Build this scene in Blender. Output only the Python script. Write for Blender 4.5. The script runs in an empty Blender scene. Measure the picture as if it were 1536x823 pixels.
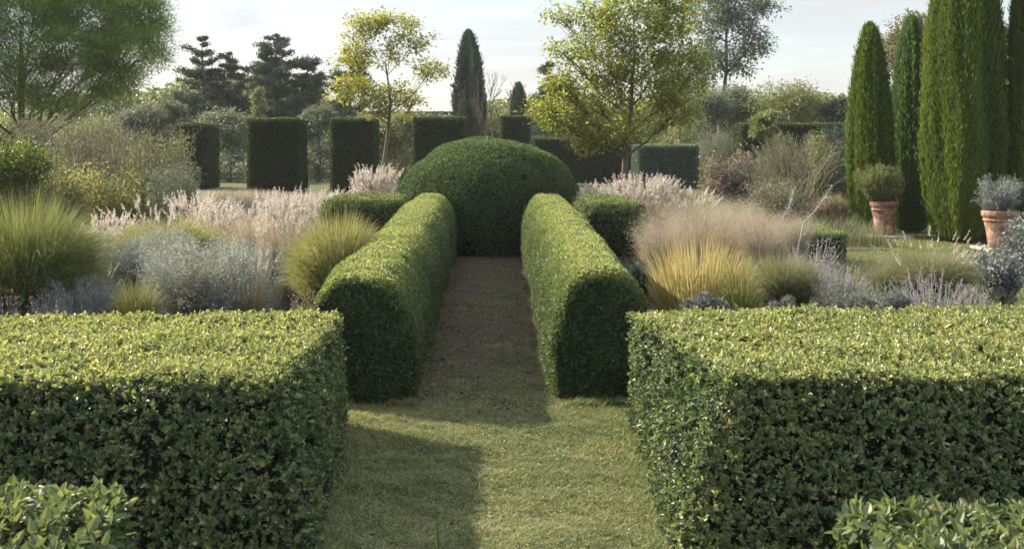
import bpy, math
import numpy as np
from mathutils import Vector
R = math.radians
sc = bpy.context.scene
COL = sc.collection

# ------------------------------------------------------------------ camera, sky, sun, exposure
FPX, CX, HY, CAMH = 1700.0, 738.0, 210.0, 2.0
cam_d = bpy.data.cameras.new('camera'); cam = bpy.data.objects.new('camera', cam_d); COL.objects.link(cam)
cam.location = (0, 0, CAMH); cam.rotation_euler = (R(90), 0, 0)
cam_d.sensor_width = 36; cam_d.lens = 36 * FPX / 1536
cam_d.shift_x = (768 - CX) / 1536; cam_d.shift_y = -(411.5 - HY) / 1536
cam_d.clip_start = 0.1; cam_d.clip_end = 3000
cam_d.dof.use_dof = True; cam_d.dof.focus_distance = 9.5; cam_d.dof.aperture_fstop = 6.3
sc.camera = cam
SUN_AZ, SUN_EL = 58.0, 33.0          # azimuth left of the view direction, elevation
w = bpy.data.worlds.new("World"); sc.world = w; w.use_nodes = True
nt = w.node_tree; nt.nodes.clear()
out = nt.nodes.new('ShaderNodeOutputWorld'); bg = nt.nodes.new('ShaderNodeBackground')
sky = nt.nodes.new('ShaderNodeTexSky'); sky.sky_type = 'NISHITA'; sky.sun_disc = False
sky.sun_elevation = R(SUN_EL); sky.sun_rotation = R(-SUN_AZ); sky.air_density = 1.0; sky.dust_density = 1.2; sky.ozone_density = 1.5
tc = nt.nodes.new('ShaderNodeTexCoord'); mp = nt.nodes.new('ShaderNodeMapping')
mp.inputs['Scale'].default_value = (1.0, 1.0, 9.0)
cn = nt.nodes.new('ShaderNodeTexNoise'); cn.inputs['Scale'].default_value = 2.6; cn.inputs['Detail'].default_value = 7; cn.inputs['Roughness'].default_value = 0.55
cn.inputs['Distortion'].default_value = 0.6
cr = nt.nodes.new('ShaderNodeValToRGB'); cr.color_ramp.elements[0].position = 0.38; cr.color_ramp.elements[0].color = (.42,.42,.42,1)
cr.color_ramp.elements[1].position = 0.62; cr.color_ramp.elements[1].color = (.95,.95,.95,1)
mx = nt.nodes.new('ShaderNodeMix'); mx.data_type = 'RGBA'
vsz = nt.nodes.new('ShaderNodeSeparateXYZ'); vma = nt.nodes.new('ShaderNodeMapRange'); vmx = nt.nodes.new('ShaderNodeMix'); vmx.data_type = 'RGBA'
vma.inputs[1].default_value = .18; vma.inputs[2].default_value = .8; nt.links.new(tc.outputs['Generated'], vsz.inputs[0]); nt.links.new(vsz.outputs[2], vma.inputs[0])
nt.links.new(vma.outputs[0], vmx.inputs[0]); vmx.inputs[6].default_value = (3.45, 3.45, 3.50, 1); vmx.inputs[7].default_value = (8.0, 8.2, 8.5, 1); nt.links.new(vmx.outputs[2], mx.inputs[7])
nt.links.new(tc.outputs['Generated'], mp.inputs['Vector']); nt.links.new(mp.outputs[0], cn.inputs['Vector'])
nt.links.new(cn.outputs['Fac'], cr.inputs[0]); nt.links.new(cr.outputs[0], mx.inputs[0])
nt.links.new(sky.outputs[0], mx.inputs[6]); nt.links.new(mx.outputs[2], bg.inputs[0]); nt.links.new(bg.outputs[0], out.inputs[0])
bg.inputs[1].default_value = 0.078
sun_d = bpy.data.lights.new('sun', 'SUN'); sun_d.energy = 5.0; sun_d.angle = R(1.1); sun_d.color = (1.0, 0.885, 0.70)
sun = bpy.data.objects.new('sun', sun_d); COL.objects.link(sun)
_a, _e = R(SUN_AZ), R(SUN_EL)
sun.rotation_euler = Vector((math.sin(_a)*math.cos(_e), -math.cos(_a)*math.cos(_e), -math.sin(_e))).to_track_quat('-Z', 'Y').to_euler()
vs = sc.view_settings; vs.view_transform = 'Standard'; vs.look = 'None'; vs.exposure = 1.58; vs.gamma = 1; vs.use_curve_mapping = False
sc.cycles.max_bounces = 6; sc.cycles.diffuse_bounces = 3; sc.cycles.glossy_bounces = 1; sc.cycles.transmission_bounces = 3
sc.cycles.use_adaptive_sampling = True; sc.cycles.adaptive_threshold = 0.02
sc.cycles.use_denoising = True

# ------------------------------------------------------------------ helpers
def rng(seed): return np.random.default_rng(seed)
def unit(v): return v / (np.linalg.norm(v, axis=-1, keepdims=True) + 1e-9)
def rdir(r, n): return unit(r.normal(size=(n, 3)))
def wob(P, k, seed):
    """smooth pseudo noise in about -1..1 at points P with k cycles a metre"""
    r = rng(seed); o = np.zeros(len(P))
    for i in range(7):
        d = r.normal(size=3); d /= np.linalg.norm(d)
        o += np.sin(P @ (d * k * 6.283 * r.uniform(.5, 1.6)) + r.uniform(0, 6.3))
    return o / 3.2
def gx(px, d): return (px - CX) * d / FPX            # world x of an image column at distance d
def gz(py, d): return CAMH - (py - HY) * d / FPX      # world height of an image row at distance d

class MB:
    """collects quads with a material slot and two per-face numbers (tint, along)"""
    def __init__(s): s.v, s.f, s.m, s.t, s.a, s.n, s.sm = [], [], [], [], [], 0, []
    def add(s, V, F, mat=0, tint=0.5, along=0.5, smooth=False):
        V = np.asarray(V, dtype=np.float32); F = np.asarray(F, dtype=np.int64)
        s.v.append(V); s.f.append(F + s.n); s.n += len(V); k = len(F)
        s.m.append(np.broadcast_to(np.asarray(mat, np.int32), (k,)).copy())
        s.t.append(np.broadcast_to(np.asarray(tint, np.float32), (k,)).copy())
        s.a.append(np.broadcast_to(np.asarray(along, np.float32), (k,)).copy())
        s.sm.append(np.full(k, smooth, bool))
    def build(s, name, mats, parent=None, loc=(0, 0, 0)):
        me = bpy.data.meshes.new(name)
        V = np.concatenate(s.v); F = np.concatenate(s.f); k = len(F)
        me.vertices.add(len(V)); me.vertices.foreach_set('co', V.ravel())
        me.loops.add(k * 4); me.loops.foreach_set('vertex_index', F.ravel().astype(np.int32))
        me.polygons.add(k); me.polygons.foreach_set('loop_start', np.arange(0, k * 4, 4, dtype=np.int32))
        for m in mats: me.materials.append(m)
        me.polygons.foreach_set('material_index', np.concatenate(s.m))
        me.polygons.foreach_set('use_smooth', np.concatenate(s.sm))
        for nm, arr in (('tint', s.t), ('along', s.a)):
            at = me.attributes.new(nm, 'FLOAT', 'FACE'); at.data.foreach_set('value', np.concatenate(arr))
        me.update(calc_edges=True)
        o = bpy.data.objects.new(name, me); COL.objects.link(o); o.location = loc
        if parent: o.parent = parent
        return o

def tag(o, label, cat, group=None, kind=None):
    if cat and not kind: kind = 'thing'
    if label: o['label'] = label
    if cat: o['category'] = cat
    if group: o['group'] = group
    if kind: o['kind'] = kind
    return o
def empty(name, loc, label, cat, group=None):
    o = bpy.data.objects.new(name, None); COL.objects.link(o); o.location = loc; o.empty_display_size = .2
    return tag(o, label, cat, group)

def leaf6(M, P, D, N, L, W, tint, mat=0, along=.5, fold=.22, curl=0.12):
    """folded pointed leaves: base P, direction D, normal N"""
    n = len(P); L = np.broadcast_to(L, (n,))[:, None]; W = np.broadcast_to(W, (n,))[:, None]
    S = unit(np.cross(D, N)); U = unit(np.cross(S, D))
    def q(a, b): return P + D*L*a + S*W*b*.5 + U*(abs(b)*W*fold - (a*a)*L*curl)
    V = np.stack([P, q(.3, 1), q(.72, .72), q(1, 0), q(.72, -.72), q(.3, -1)], 1).reshape(-1, 3)
    b = np.arange(n)[:, None] * 6
    F = np.concatenate([b + [0, 1, 2, 3], b + [0, 3, 4, 5]], 1).reshape(-1, 4)
    t = np.broadcast_to(tint, (n,)); a = np.broadcast_to(along, (n,))
    M.add(V, F, np.repeat(mat, 2) if np.ndim(mat) else mat, np.repeat(t, 2), np.repeat(a, 2))
def leaf4(M, P, D, N, L, W, tint, mat=0, along=.5, fold=.15):
    n = len(P); L = np.broadcast_to(L, (n,))[:, None]; W = np.broadcast_to(W, (n,))[:, None]
    S = unit(np.cross(D, N)); U = np.cross(S, D)
    V = np.stack([P, P + D*L*.45 + S*W*.5 + U*W*fold, P + D*L, P + D*L*.45 - S*W*.5 + U*W*fold], 1).reshape(-1, 3)
    F = np.arange(n * 4).reshape(-1, 4)
    M.add(V, F, mat, tint, along)

def tube(M, pts, rad, sides=6, mat=0, tint=.5):
    pts = np.asarray(pts, float); rad = np.broadcast_to(np.asarray(rad, float), (len(pts),)); n = len(pts)
    T = unit(np.gradient(pts, axis=0)); ref = np.array([0.31, 0.17, 0.93]) if abs(T[0][2]) < .9 else np.array([1.0, .1, .05])
    A = unit(np.cross(T, ref)); B = np.cross(T, A)
    an = np.arange(sides) * 2 * np.pi / sides
    V = pts[:, None] + (A[:, None]*np.cos(an)[None, :, None] + B[:, None]*np.sin(an)[None, :, None]) * rad[:, None, None]
    i = np.arange(n-1)[:, None]*sides; j = np.arange(sides)[None]; k = (j+1) % sides
    F = np.stack([i+j, i+k, i+sides+k, i+sides+j], -1).reshape(-1, 4)
    M.add(V.reshape(-1, 3), F, mat, tint, .5, True)
def tubes(M, PT, rad0, rad1, sides=3, mat=0, tint=.5):
    """many thin stems at once: PT (n,k,3)"""
    n, k, _ = PT.shape
    rad = (np.linspace(1, 0, k)[None]*np.broadcast_to(rad0, (n,))[:, None] + np.linspace(0, 1, k)[None]*np.broadcast_to(rad1, (n,))[:, None])
    T = unit(np.gradient(PT, axis=1)); ref = np.array([.8, .5, .1])
    A = unit(np.cross(T, ref)); B = np.cross(T, A)
    an = np.arange(sides)*2*np.pi/sides
    V = PT[:, :, None] + (A[:, :, None]*np.cos(an)[None, None, :, None] + B[:, :, None]*np.sin(an)[None, None, :, None])*rad[:, :, None, None]
    c = np.arange(n)[:, None, None]*k*sides; i = np.arange(k-1)[None, :, None]*sides; j = np.arange(sides)[None, None]; jj = (j+1) % sides
    F = np.stack([c+i+j, c+i+jj, c+i+sides+jj, c+i+sides+j], -1).reshape(-1, 4)
    M.add(V.reshape(-1, 3), F, mat, tint, .5, True)
def bez(p0, p1, p2, k):
    t = np.linspace(0, 1, k)[:, None]
    return (1-t)**2*p0 + 2*t*(1-t)*p1 + t*t*p2
def grid(M, V, mat=0, tint=.5, smooth=True, flip=False):
    """V (a,b,3) sheet"""
    a, b, _ = V.shape
    i = np.arange(a-1)[:, None]*b; j = np.arange(b-1)[None]
    F = np.stack([i+j, i+j+1, i+b+j+1, i+b+j], -1).reshape(-1, 4)
    if flip: F = F[:, ::-1]
    M.add(V.reshape(-1, 3), F, mat, tint, .5, smooth)

# ------------------------------------------------------------------ materials
def mat_new(name):
    m = bpy.data.materials.new(name); m.use_nodes = True; t = m.node_tree; t.nodes.clear()
    o = t.nodes.new('ShaderNodeOutputMaterial'); p = t.nodes.new('ShaderNodeBsdfPrincipled'); t.links.new(p.outputs[0], o.inputs[0])
    return m, t, p, o
def ramp(t, fac, stops):
    r = t.nodes.new('ShaderNodeValToRGB'); e = r.color_ramp.elements
    while len(e) < len(stops): e.new(0.5)
    for q, (pos, c) in zip(e, stops): q.position = pos; q.color = (*c, 1)
    if fac is not None: t.links.new(fac, r.inputs[0])
    return r
def leaf_mat(name, cols, tips=None, transl=.35, rough=.45, spec=.4, patch=.0, pscale=1.5, tt=(1.5, 1.5, .85)):
    """cols: colours by tint; tips: colours by tint at along=1; patch: large-scale variation of vigour"""
    m, t, p, o = mat_new(name)
    at = t.nodes.new('ShaderNodeAttribute'); at.attribute_name = 'tint'
    fac = at.outputs['Fac']
    if patch:
        g = t.nodes.new('ShaderNodeNewGeometry')
        n = t.nodes.new('ShaderNodeTexNoise'); n.inputs['Scale'].default_value = pscale; n.inputs['Detail'].default_value = 3
        t.links.new(g.outputs['Position'], n.inputs['Vector'])
        a = t.nodes.new('ShaderNodeMath'); a.operation = 'MULTIPLY_ADD'; a.inputs[1].default_value = patch*2; a.inputs[2].default_value = -patch
        t.links.new(n.outputs['Fac'], a.inputs[0])
        b = t.nodes.new('ShaderNodeMath'); b.operation = 'ADD'; t.links.new(a.outputs[0], b.inputs[0]); t.links.new(fac, b.inputs[1]); fac = b.outputs[0]
    st = [(i/(max(1, len(cols)-1)), c) for i, c in enumerate(cols)]
    col = ramp(t, fac, st).outputs[0]
    if tips:
        c2 = ramp(t, fac, [(i/(max(1, len(tips)-1)), c) for i, c in enumerate(tips)]).outputs[0]
        al = t.nodes.new('ShaderNodeAttribute'); al.attribute_name = 'along'
        mxx = t.nodes.new('ShaderNodeMix'); mxx.data_type = 'RGBA'
        t.links.new(al.outputs['Fac'], mxx.inputs[0]); t.links.new(col, mxx.inputs[6]); t.links.new(c2, mxx.inputs[7]); col = mxx.outputs[2]
    t.links.new(col, p.inputs['Base Color']); p.inputs['Roughness'].default_value = rough
    p.inputs['Specular IOR Level'].default_value = spec
    if transl:
        tr = t.nodes.new('ShaderNodeBsdfTranslucent'); ms = t.nodes.new('ShaderNodeMixShader'); ms.inputs[0].default_value = transl
        bc = t.nodes.new('ShaderNodeMix'); bc.data_type = 'RGBA'; bc.blend_type = 'MULTIPLY'; bc.inputs[0].default_value = 1
        bc.inputs[7].default_value = (*tt, 1); t.links.new(col, bc.inputs[6]); t.links.new(bc.outputs[2], tr.inputs[0])
        t.links.new(p.outputs[0], ms.inputs[1]); t.links.new(tr.outputs[0], ms.inputs[2]); t.links.new(ms.outputs[0], o.inputs[0])
    return m
def noise_mat(name, stops, scale=5, detail=6, rough=.85, bump=.3, bscale=30, stretch=(1, 1, 1)):
    m, t, p, o = mat_new(name)
    g = t.nodes.new('ShaderNodeTexCoord'); mm = t.nodes.new('ShaderNodeMapping'); mm.inputs['Scale'].default_value = stretch
    n = t.nodes.new('ShaderNodeTexNoise'); n.inputs['Scale'].default_value = scale; n.inputs['Detail'].default_value = detail; n.inputs['Roughness'].default_value = .62
    t.links.new(g.outputs['Object'], mm.inputs[0]); t.links.new(mm.outputs[0], n.inputs['Vector'])
    t.links.new(ramp(t, n.outputs['Fac'], stops).outputs[0], p.inputs['Base Color'])
    n2 = t.nodes.new('ShaderNodeTexNoise'); n2.inputs['Scale'].default_value = bscale; n2.inputs['Detail'].default_value = 5; t.links.new(mm.outputs[0], n2.inputs['Vector'])
    b = t.nodes.new('ShaderNodeBump'); b.inputs['Strength'].default_value = bump; b.inputs['Distance'].default_value = .03
    t.links.new(n2.outputs['Fac'], b.inputs['Height']); t.links.new(b.outputs[0], p.inputs['Normal'])
    p.inputs['Roughness'].default_value = rough; p.inputs['Specular IOR Level'].default_value = .2
    return m

core_m = noise_mat('painted_shade_twigs', [(.3, (.008, .010, .005)), (.7, (.028, .026, .014))], 18, 4, .95, .6, 60)  # solid filler: twigs with the inner shade put into their dark colour
bark_m = noise_mat('bark_grey_brown', [(.3, (.055, .042, .032)), (.7, (.17, .14, .11))], 6, 6, .9, .6, 25, (1, 1, .25))
bark_pale = noise_mat('bark_pale', [(.3, (.16, .14, .11)), (.7, (.34, .30, .25))], 5, 6, .85, .4, 25, (1, 1, .3))
bark_dark = noise_mat('bark_dark', [(.3, (.022, .018, .014)), (.7, (.065, .052, .042))], 6, 5, .9, .5, 25, (1, 1, .25))
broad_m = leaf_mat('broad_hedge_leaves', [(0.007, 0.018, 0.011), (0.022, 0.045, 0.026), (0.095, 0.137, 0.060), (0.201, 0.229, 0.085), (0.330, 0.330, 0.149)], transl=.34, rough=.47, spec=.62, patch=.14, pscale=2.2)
near_m = leaf_mat('near_shoot_leaves', [(0.033, 0.052, 0.030), (0.072, 0.103, 0.051), (0.135, 0.168, 0.076), (0.229, 0.251, 0.124)], transl=.35, rough=.5, spec=.38)
round_m = leaf_mat('small_hedge_leaves', [(0.024, 0.041, 0.027), (0.056, 0.085, 0.043), (0.160, 0.202, 0.077), (0.332, 0.352, 0.144)], transl=.30, rough=.55, spec=.3, patch=.15, pscale=1.3)
dome_m = leaf_mat('dome_leaves', [(0.028, 0.053, 0.028), (0.054, 0.092, 0.041), (0.098, 0.149, 0.056), (0.202, 0.259, 0.100)], transl=.25, rough=.6, spec=.25, patch=.12, pscale=1.0)
yew_m = leaf_mat('yew_needles', [(0.015, 0.035, 0.015), (0.029, 0.057, 0.021), (0.055, 0.093, 0.031), (0.113, 0.151, 0.054)], transl=.25, rough=.5, spec=.35, patch=.12, pscale=1.2)
bluey_m = leaf_mat('blue_green_needles', [(0.045, 0.081, 0.072), (0.073, 0.119, 0.099), (0.112, 0.163, 0.122), (0.267, 0.309, 0.142)], transl=.25, rough=.5, spec=.35, patch=.12, pscale=1.2)
cyp_m = leaf_mat('cypress_sprays', [(0.037, 0.065, 0.018), (0.080, 0.122, 0.026), (0.146, 0.190, 0.036), (0.237, 0.274, 0.063)], transl=.32, rough=.5, spec=.3, patch=.08, pscale=1.4)
cypdark_m = leaf_mat('dark_cypress_sprays', [(0.040, 0.076, 0.040), (0.078, 0.130, 0.056), (0.146, 0.209, 0.064), (0.277, 0.333, 0.087)], transl=.28, rough=.5, spec=.3, patch=.15)

# ------------------------------------------------------------------ clipped surfaces
def shoots(M, P, N, r, L, W, k=6, mat=0, up=.0, loose=.5, topshift=.25, spread=1.0, zup=0.35):
    """little leafy shoots standing on a clipped surface"""
    n = len(P)
    A = unit(N + rdir(r, n)*loose + np.array([0, 0, zup]))
    ref = rdir(r, n); E1 = unit(np.cross(A, ref)); E2 = np.cross(A, E1)
    bt = r.random(n); dead = (wob(P, .9, 77) + wob(P, 2.3, 78)*.7 > 1.0) & (N[:, 2] < .5); szv = r.uniform(.7, 1.25, n); szv[r.random(n) < .03] = 1.45
    for i in range(k):
        ph = i*2.4 + r.uniform(0, 6.28, n)*.25 + bt*6.28
        h = (i/(k-1))*L*r.uniform(.6, 1.0, n)
        s = (1.0 - .6*i/(k-1))*spread
        D = unit(A*(1.05 - s*.75) + (E1*np.cos(ph)[:, None] + E2*np.sin(ph)[:, None])*s + rdir(r, n)*.22)
        ll = L*r.uniform(.65, 1.15, n)*szv; mt = np.where(r.random(n) < np.where(dead, .05, .006), 2, mat)
        Nn = unit(A + rdir(r, n)*.3)
        tint = np.clip(r.beta(1.8, 3, n)*.66 + .10 + .14*i/(k-1)*(bt > .4) + topshift*np.maximum(N[:, 2], 0)*r.uniform(.5, 1.2, n), 0, 1)  # upward leaves tinted paler: new growth, with sunlit tops put into the colour
        leaf6(M, P + A*h[:, None] - N*L*.8, D, Nn, ll, ll*W/L*r.uniform(.85, 1.2, n), tint, mt)
def scatter(M, P, N, r, L, W, mat=0, topshift=.3, tilt=.9, six=False, depth=None, vertical=0.0):
    n = len(P)
    D = unit(N*.55 + rdir(r, n)*tilt + np.array([0, 0, .25 + vertical]))
    Nn = unit(N + rdir(r, n)*.6)
    ll = L*r.uniform(.6, 1.25, n)
    tint = np.clip(r.beta(2, 3, n)*.6 + .08 + topshift*np.maximum(N[:, 2], 0)*r.uniform(.4, 1.2, n), 0, 1)  # upward faces get a lighter tint: young growth plus painted-in top light
    dp = (r.random(n)**1.5)*(depth if depth else L*1.2)
    (leaf6 if six else leaf4)(M, P - N*dp[:, None], D, Nn, ll, ll*W/L*r.uniform(.8, 1.2, n), tint, mat)

def hexa_sample(C, faces, dens, r, rnd=.06, bump=.02, seed=0, k=1.3):
    """C: 8 corners (bottom: fl, fr, br, bl; top: same). Returns P, N on chosen faces"""
    idx = {'front': (0, 1, 5, 4), 'right': (1, 2, 6, 5), 'back': (2, 3, 7, 6), 'left': (3, 0, 4, 7), 'top': (4, 5, 6, 7)}
    Ps, Ns = [], []
    cen = C.mean(0)
    for f in faces:
        a, b, c, d = (C[i] for i in idx[f])
        area = .5*np.linalg.norm(np.cross(b-a, c-a)) + .5*np.linalg.norm(np.cross(c-a, d-a))
        n = int(area*dens); u = r.random(n)[:, None]; v = r.random(n)[:, None]
        P = a*(1-u)*(1-v) + b*u*(1-v) + c*u*v + d*(1-u)*v
        Nf = unit(np.cross(b-a, d-a)); Nf = Nf if np.dot(Nf, a - cen) > 0 else -Nf
        wu = np.linalg.norm(b-a); wv = np.linalg.norm(d-a)
        eu0, eu1, ev0, ev1 = u[:, 0]*wu, (1-u[:, 0])*wu, v[:, 0]*wv, (1-v[:, 0])*wv
        N = np.tile(Nf, (n, 1)); ud = unit((b-a)[None])[0]; vd = unit((d-a)[None])[0]
        rr = rnd
        for e, dd, use in ((eu0, -ud, True), (eu1, ud, True), (ev0, -vd, f == 'top'), (ev1, vd, True)):
            if not use: continue
            q = np.clip(1 - e/rr, 0, 1)
            P = P - Nf*(q**2*rr*.5)[:, None]; N = N + dd*(q*.9)[:, None]
        P = P + Nf*(wob(P, k, seed)*bump + wob(P, k*3.3, seed+1)*bump*.45)[:, None]
        Ps.append(P); Ns.append(unit(N))
    return np.concatenate(Ps), np.concatenate(Ns)
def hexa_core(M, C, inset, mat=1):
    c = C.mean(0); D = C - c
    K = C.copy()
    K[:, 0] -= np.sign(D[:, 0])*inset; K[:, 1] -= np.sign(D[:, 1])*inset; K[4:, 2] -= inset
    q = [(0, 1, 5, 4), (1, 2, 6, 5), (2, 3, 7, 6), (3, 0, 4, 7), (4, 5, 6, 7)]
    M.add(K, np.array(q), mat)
def box(x0, x1, y0, y1, h, flare=0.0):
    f = flare
    return np.array([[x0-f, y0-f, 0], [x1+f, y0-f, 0], [x1+f, y1+f, 0], [x0-f, y1+f, 0], [x0, y0, h], [x1, y0, h], [x1, y1, h], [x0, y1, h]], float)

# ================================================================== THE GROUND
lawn_m = noise_mat('lawn_turf', [(.28, (.060, .052, .034)), (.45, (.075, .085, .036)), (.62, (.100, .112, .044)), (.78, (.14, .125, .075))], 9.0, 12, .95, 1.0, 120)
path_m = noise_mat('worn_earth_path', [(.30, (.030, .024, .018)), (.43, (.085, .064, .046)), (.53, (.050, .052, .026)), (.62, (.115, .090, .068)), (.78, (.20, .165, .13))], 14.0, 12, .95, 1.0, 70)
def path_blend():
    """the bare earth gives way to turf in a ragged band at the near end and along both feet"""
    t = path_m.node_tree; p = next(n for n in t.nodes if n.type == 'BSDF_PRINCIPLED'); src = p.inputs['Base Color'].links[0].from_socket
    g = t.nodes.new('ShaderNodeNewGeometry'); sp = t.nodes.new('ShaderNodeSeparateXYZ'); t.links.new(g.outputs['Position'], sp.inputs[0])
    n = t.nodes.new('ShaderNodeTexNoise'); n.inputs['Scale'].default_value = 4; n.inputs['Detail'].default_value = 6; t.links.new(g.outputs['Position'], n.inputs['Vector'])
    a = t.nodes.new('ShaderNodeMath'); a.operation = 'MULTIPLY_ADD'; a.inputs[1].default_value = 4.0; t.links.new(n.outputs['Fac'], a.inputs[0]); t.links.new(sp.outputs[1], a.inputs[2])
    m = t.nodes.new('ShaderNodeMapRange'); m.inputs[1].default_value = 9.2; m.inputs[2].default_value = 13.0; t.links.new(a.outputs[0], m.inputs[0])
    l = ramp(t, n.outputs['Fac'], [(.28, (.060, .052, .034)), (.45, (.075, .085, .036)), (.62, (.100, .112, .044)), (.78, (.14, .125, .075))])
    mi = t.nodes.new('ShaderNodeMix'); mi.data_type = 'RGBA'; t.links.new(m.outputs[0], mi.inputs[0]); t.links.new(l.outputs[0], mi.inputs[6]); t.links.new(src, mi.inputs[7]); t.links.new(mi.outputs[2], p.inputs['Base Color'])
path_blend()
soil_m = noise_mat('bed_soil', [(.3, (.035, .026, .018)), (.7, (.10, .08, .055))], 7, 8, .95, .9, 50)
def ground():
    M = MB(); xs = np.concatenate([[-900, -300, -100, -40], np.linspace(-20, 20, 41), [40, 100, 300, 900]]); ys = np.concatenate([[-200, -20, 0], np.linspace(3, 40, 75), [60, 100, 200, 500, 1500]])
    X, Y = np.meshgrid(xs, ys); Z = (wob(np.stack([X.ravel(), Y.ravel(), X.ravel()*0], 1), .15, 3)*.008).reshape(X.shape)*((abs(X) < 21) & (Y < 45))
    grid(M, np.stack([X, Y, Z], -1)); tag(M.build('lawn_ground', [lawn_m]), None, None, kind='structure')
ground()
def sheet(name, x0, x1, y0, y1, z, m, ragged=.04, seed=0):
    M = MB(); n = 80; t = np.linspace(0, 1, n); y = y0 + (y1-y0)*t; r = rng(seed)
    P = np.stack([t*0, y, t*0], 1)
    a = x0 + wob(P, .9, seed)*ragged; b = x1 + wob(P, 1.1, seed+1)*ragged
    u = np.linspace(0, 1, 6)
    X = a[:, None]*(1-u) + b[:, None]*u; Y = np.repeat(y[:, None], 6, 1)
    grid(M, np.stack([X, Y, X*0 + z], -1)); return tag(M.build(name, [m]), None, None, kind='structure')
sheet('path', -.70, .60, 7.9, 19.6, .006, path_m, .05, 5)
sheet('planting_bed', -14, -1.25, 8.1, 30, .016, soil_m, .05, 7)
sheet('planting_bed', 1.15, 6.3, 8.4, 17.2, .016, soil_m, .05, 8)
sheet('planting_bed', 1.7, 7.2, 20.5, 34, .016, soil_m, .2, 9)

grass_m = leaf_mat('turf_blades', [(0.084, 0.111, 0.045), (0.136, 0.169, 0.064), (0.210, 0.231, 0.092), (0.359, 0.319, 0.187)], transl=.3, rough=.55, spec=.25, patch=.45, pscale=1.6)
def blades(M, P, r, h, wd, tint, lean=.6, seg=2, mat=0):
    n = len(P); az = r.uniform(0, 6.28, n); O = np.stack([np.cos(az), np.sin(az), az*0], 1)
    S = np.stack([-np.sin(az), np.cos(az), az*0], 1); ln = r.uniform(.1, lean, n)*h
    rows = []
    for i in range(seg+1):
        t = i/seg; c = P + O*(ln*t*t)[:, None] + np.array([0, 0, 1])*(h*t*(1-.25*t*lean))[:, None]
        ww = (wd*(1-t*.85))[:, None]*.5; rows.append(c - S*ww); rows.append(c + S*ww)
    V = np.stack(rows, 1).reshape(-1, 3); b = np.arange(n)[:, None]*(2*seg+2)
    F = np.concatenate([b + [2*i, 2*i+1, 2*i+3, 2*i+2] for i in range(seg)], 1).reshape(-1, 4)
    M.add(V, F, mat, np.repeat(np.broadcast_to(tint, (n,)), seg), np.tile((np.arange(seg)+.5)/seg, n))
def lawn():
    r = rng(11); M = MB()
    n = 500000
    y = 4.6 + (r.random(n)**1.35)*8.4; x = r.uniform(-1.3, 1.5, n)
    P = np.stack([x, y, x*0 - .004], 1)
    thin = wob(P, 1.1, 21) + .7*wob(P, 3.2, 22)
    keep = (thin > -1.9 + 1.2*r.random(n)) & ((y < 8.5) | (r.random(n) < np.clip((10.6-y)/3.0 + .30*wob(P, .8, 27) + .22*wob(P, 2.2, 28), 0, 1)*np.clip((13-y)/2, 0, 1)))
    P = P[keep]; n = len(P); pt = wob(P, .8, 24)
    h = r.uniform(.016, .046, n)*(1 + .18*wob(P, 2.1, 23) + .30*wob(P, 9, 25))*r.uniform(.6, 1.3, n); h = np.clip(h, .008, .08)
    blades(M, P, r, h*1.1, r.uniform(.003, .0065, n), np.clip(r.beta(1.2, 1.3, n) - .15*pt, 0, 1), 1.6)
    # longer tufts and weeds where the turf meets the hedge feet
    n = 5200; k = r.integers(0, 4, n); t = r.random(n)**1.6
    x = np.select([k == 0, k == 1, k == 2], [-.60 + r.normal(0, .04, n), .49 + r.normal(0, .04, n), r.uniform(-1.5, -.6, n)], r.uniform(.5, 1.3, n)); y = np.where(k < 2, 8.5 + t*6, 8.52 + r.normal(0, .04, n))
    P = np.stack([x, y, x*0], 1); P = P[wob(P, 1.5, 51) > -.2]; n = len(P); blades(M, P, r, r.uniform(.03, .10, n), r.uniform(.004, .009, n), r.uniform(0, .7, n), 1.2, 3)
    n = 2600; k = r.random(n) < .5; x = np.where(k, -.98 + r.normal(0, .05, n), .96 + r.normal(0, .05, n)); y = r.uniform(5.3, 8.1, n); x = x + np.where(k, 1, -1)*np.clip((7.9-y)/2.4, 0, 1)*.14
    P = np.stack([x, y, x*0], 1); blades(M, P, r, r.uniform(.03, .09, n), r.uniform(.004, .008, n), r.uniform(0, .8, n), 1.2, 3)
    # clover and small rosettes among the blades
    n = 26000; y = 4.7 + r.random(n)**1.2*4.6; x = r.uniform(-1.25, 1.4, n); P = np.stack([x, y, r.uniform(.012, .034, n)], 1); P = P[wob(P, 1.3, 41) + wob(P, 4, 42) > .1]; n = len(P)
    D = rdir(r, n)*[1, 1, .35]; L = r.uniform(.010, .024, n); leaf4(M, P, unit(D), unit(rdir(r, n)*.5 + [0, 0, 1]), L, L*.65, np.clip(r.normal(.35, .25, n), 0, 1), 0)
    # ragged moss and seedlings on the shaded path
    n = 60000; y = r.uniform(8.6, 19, n); x = r.uniform(-.62, .54, n); P = np.stack([x, y, x*0 + .012], 1)
    P = P[wob(P, 1.2, 31) + wob(P, 3, 32)*.6 + np.abs(P[:, 0])*.5 < r.normal(-.55, .35, n)]; n = len(P)
    blades(M, P, r, r.uniform(.008, .028, n), r.uniform(.004, .009, n), r.uniform(0, .5, n), 1.5)
    # open lawn to the right behind the planting
    n = 90000; y = r.uniform(14, 27, n); x = r.uniform(5.2, 13.5, n); P = np.stack([x, y, x*0], 1)
    blades(M, P, r, r.uniform(.02, .05, n), r.uniform(.008, .015, n), r.uniform(0.2, .8, n), 1.2)
    tag(M.build('grass', [grass_m]), 'short uneven turf between the clipped hedges', None, kind='stuff')
lawn()
litter_m = leaf_mat('fallen_leaves', [(.04, .028, .018), (.08, .06, .036), (.13, .10, .065), (.19, .16, .11)], transl=.1, rough=.7, spec=.2)
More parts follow.
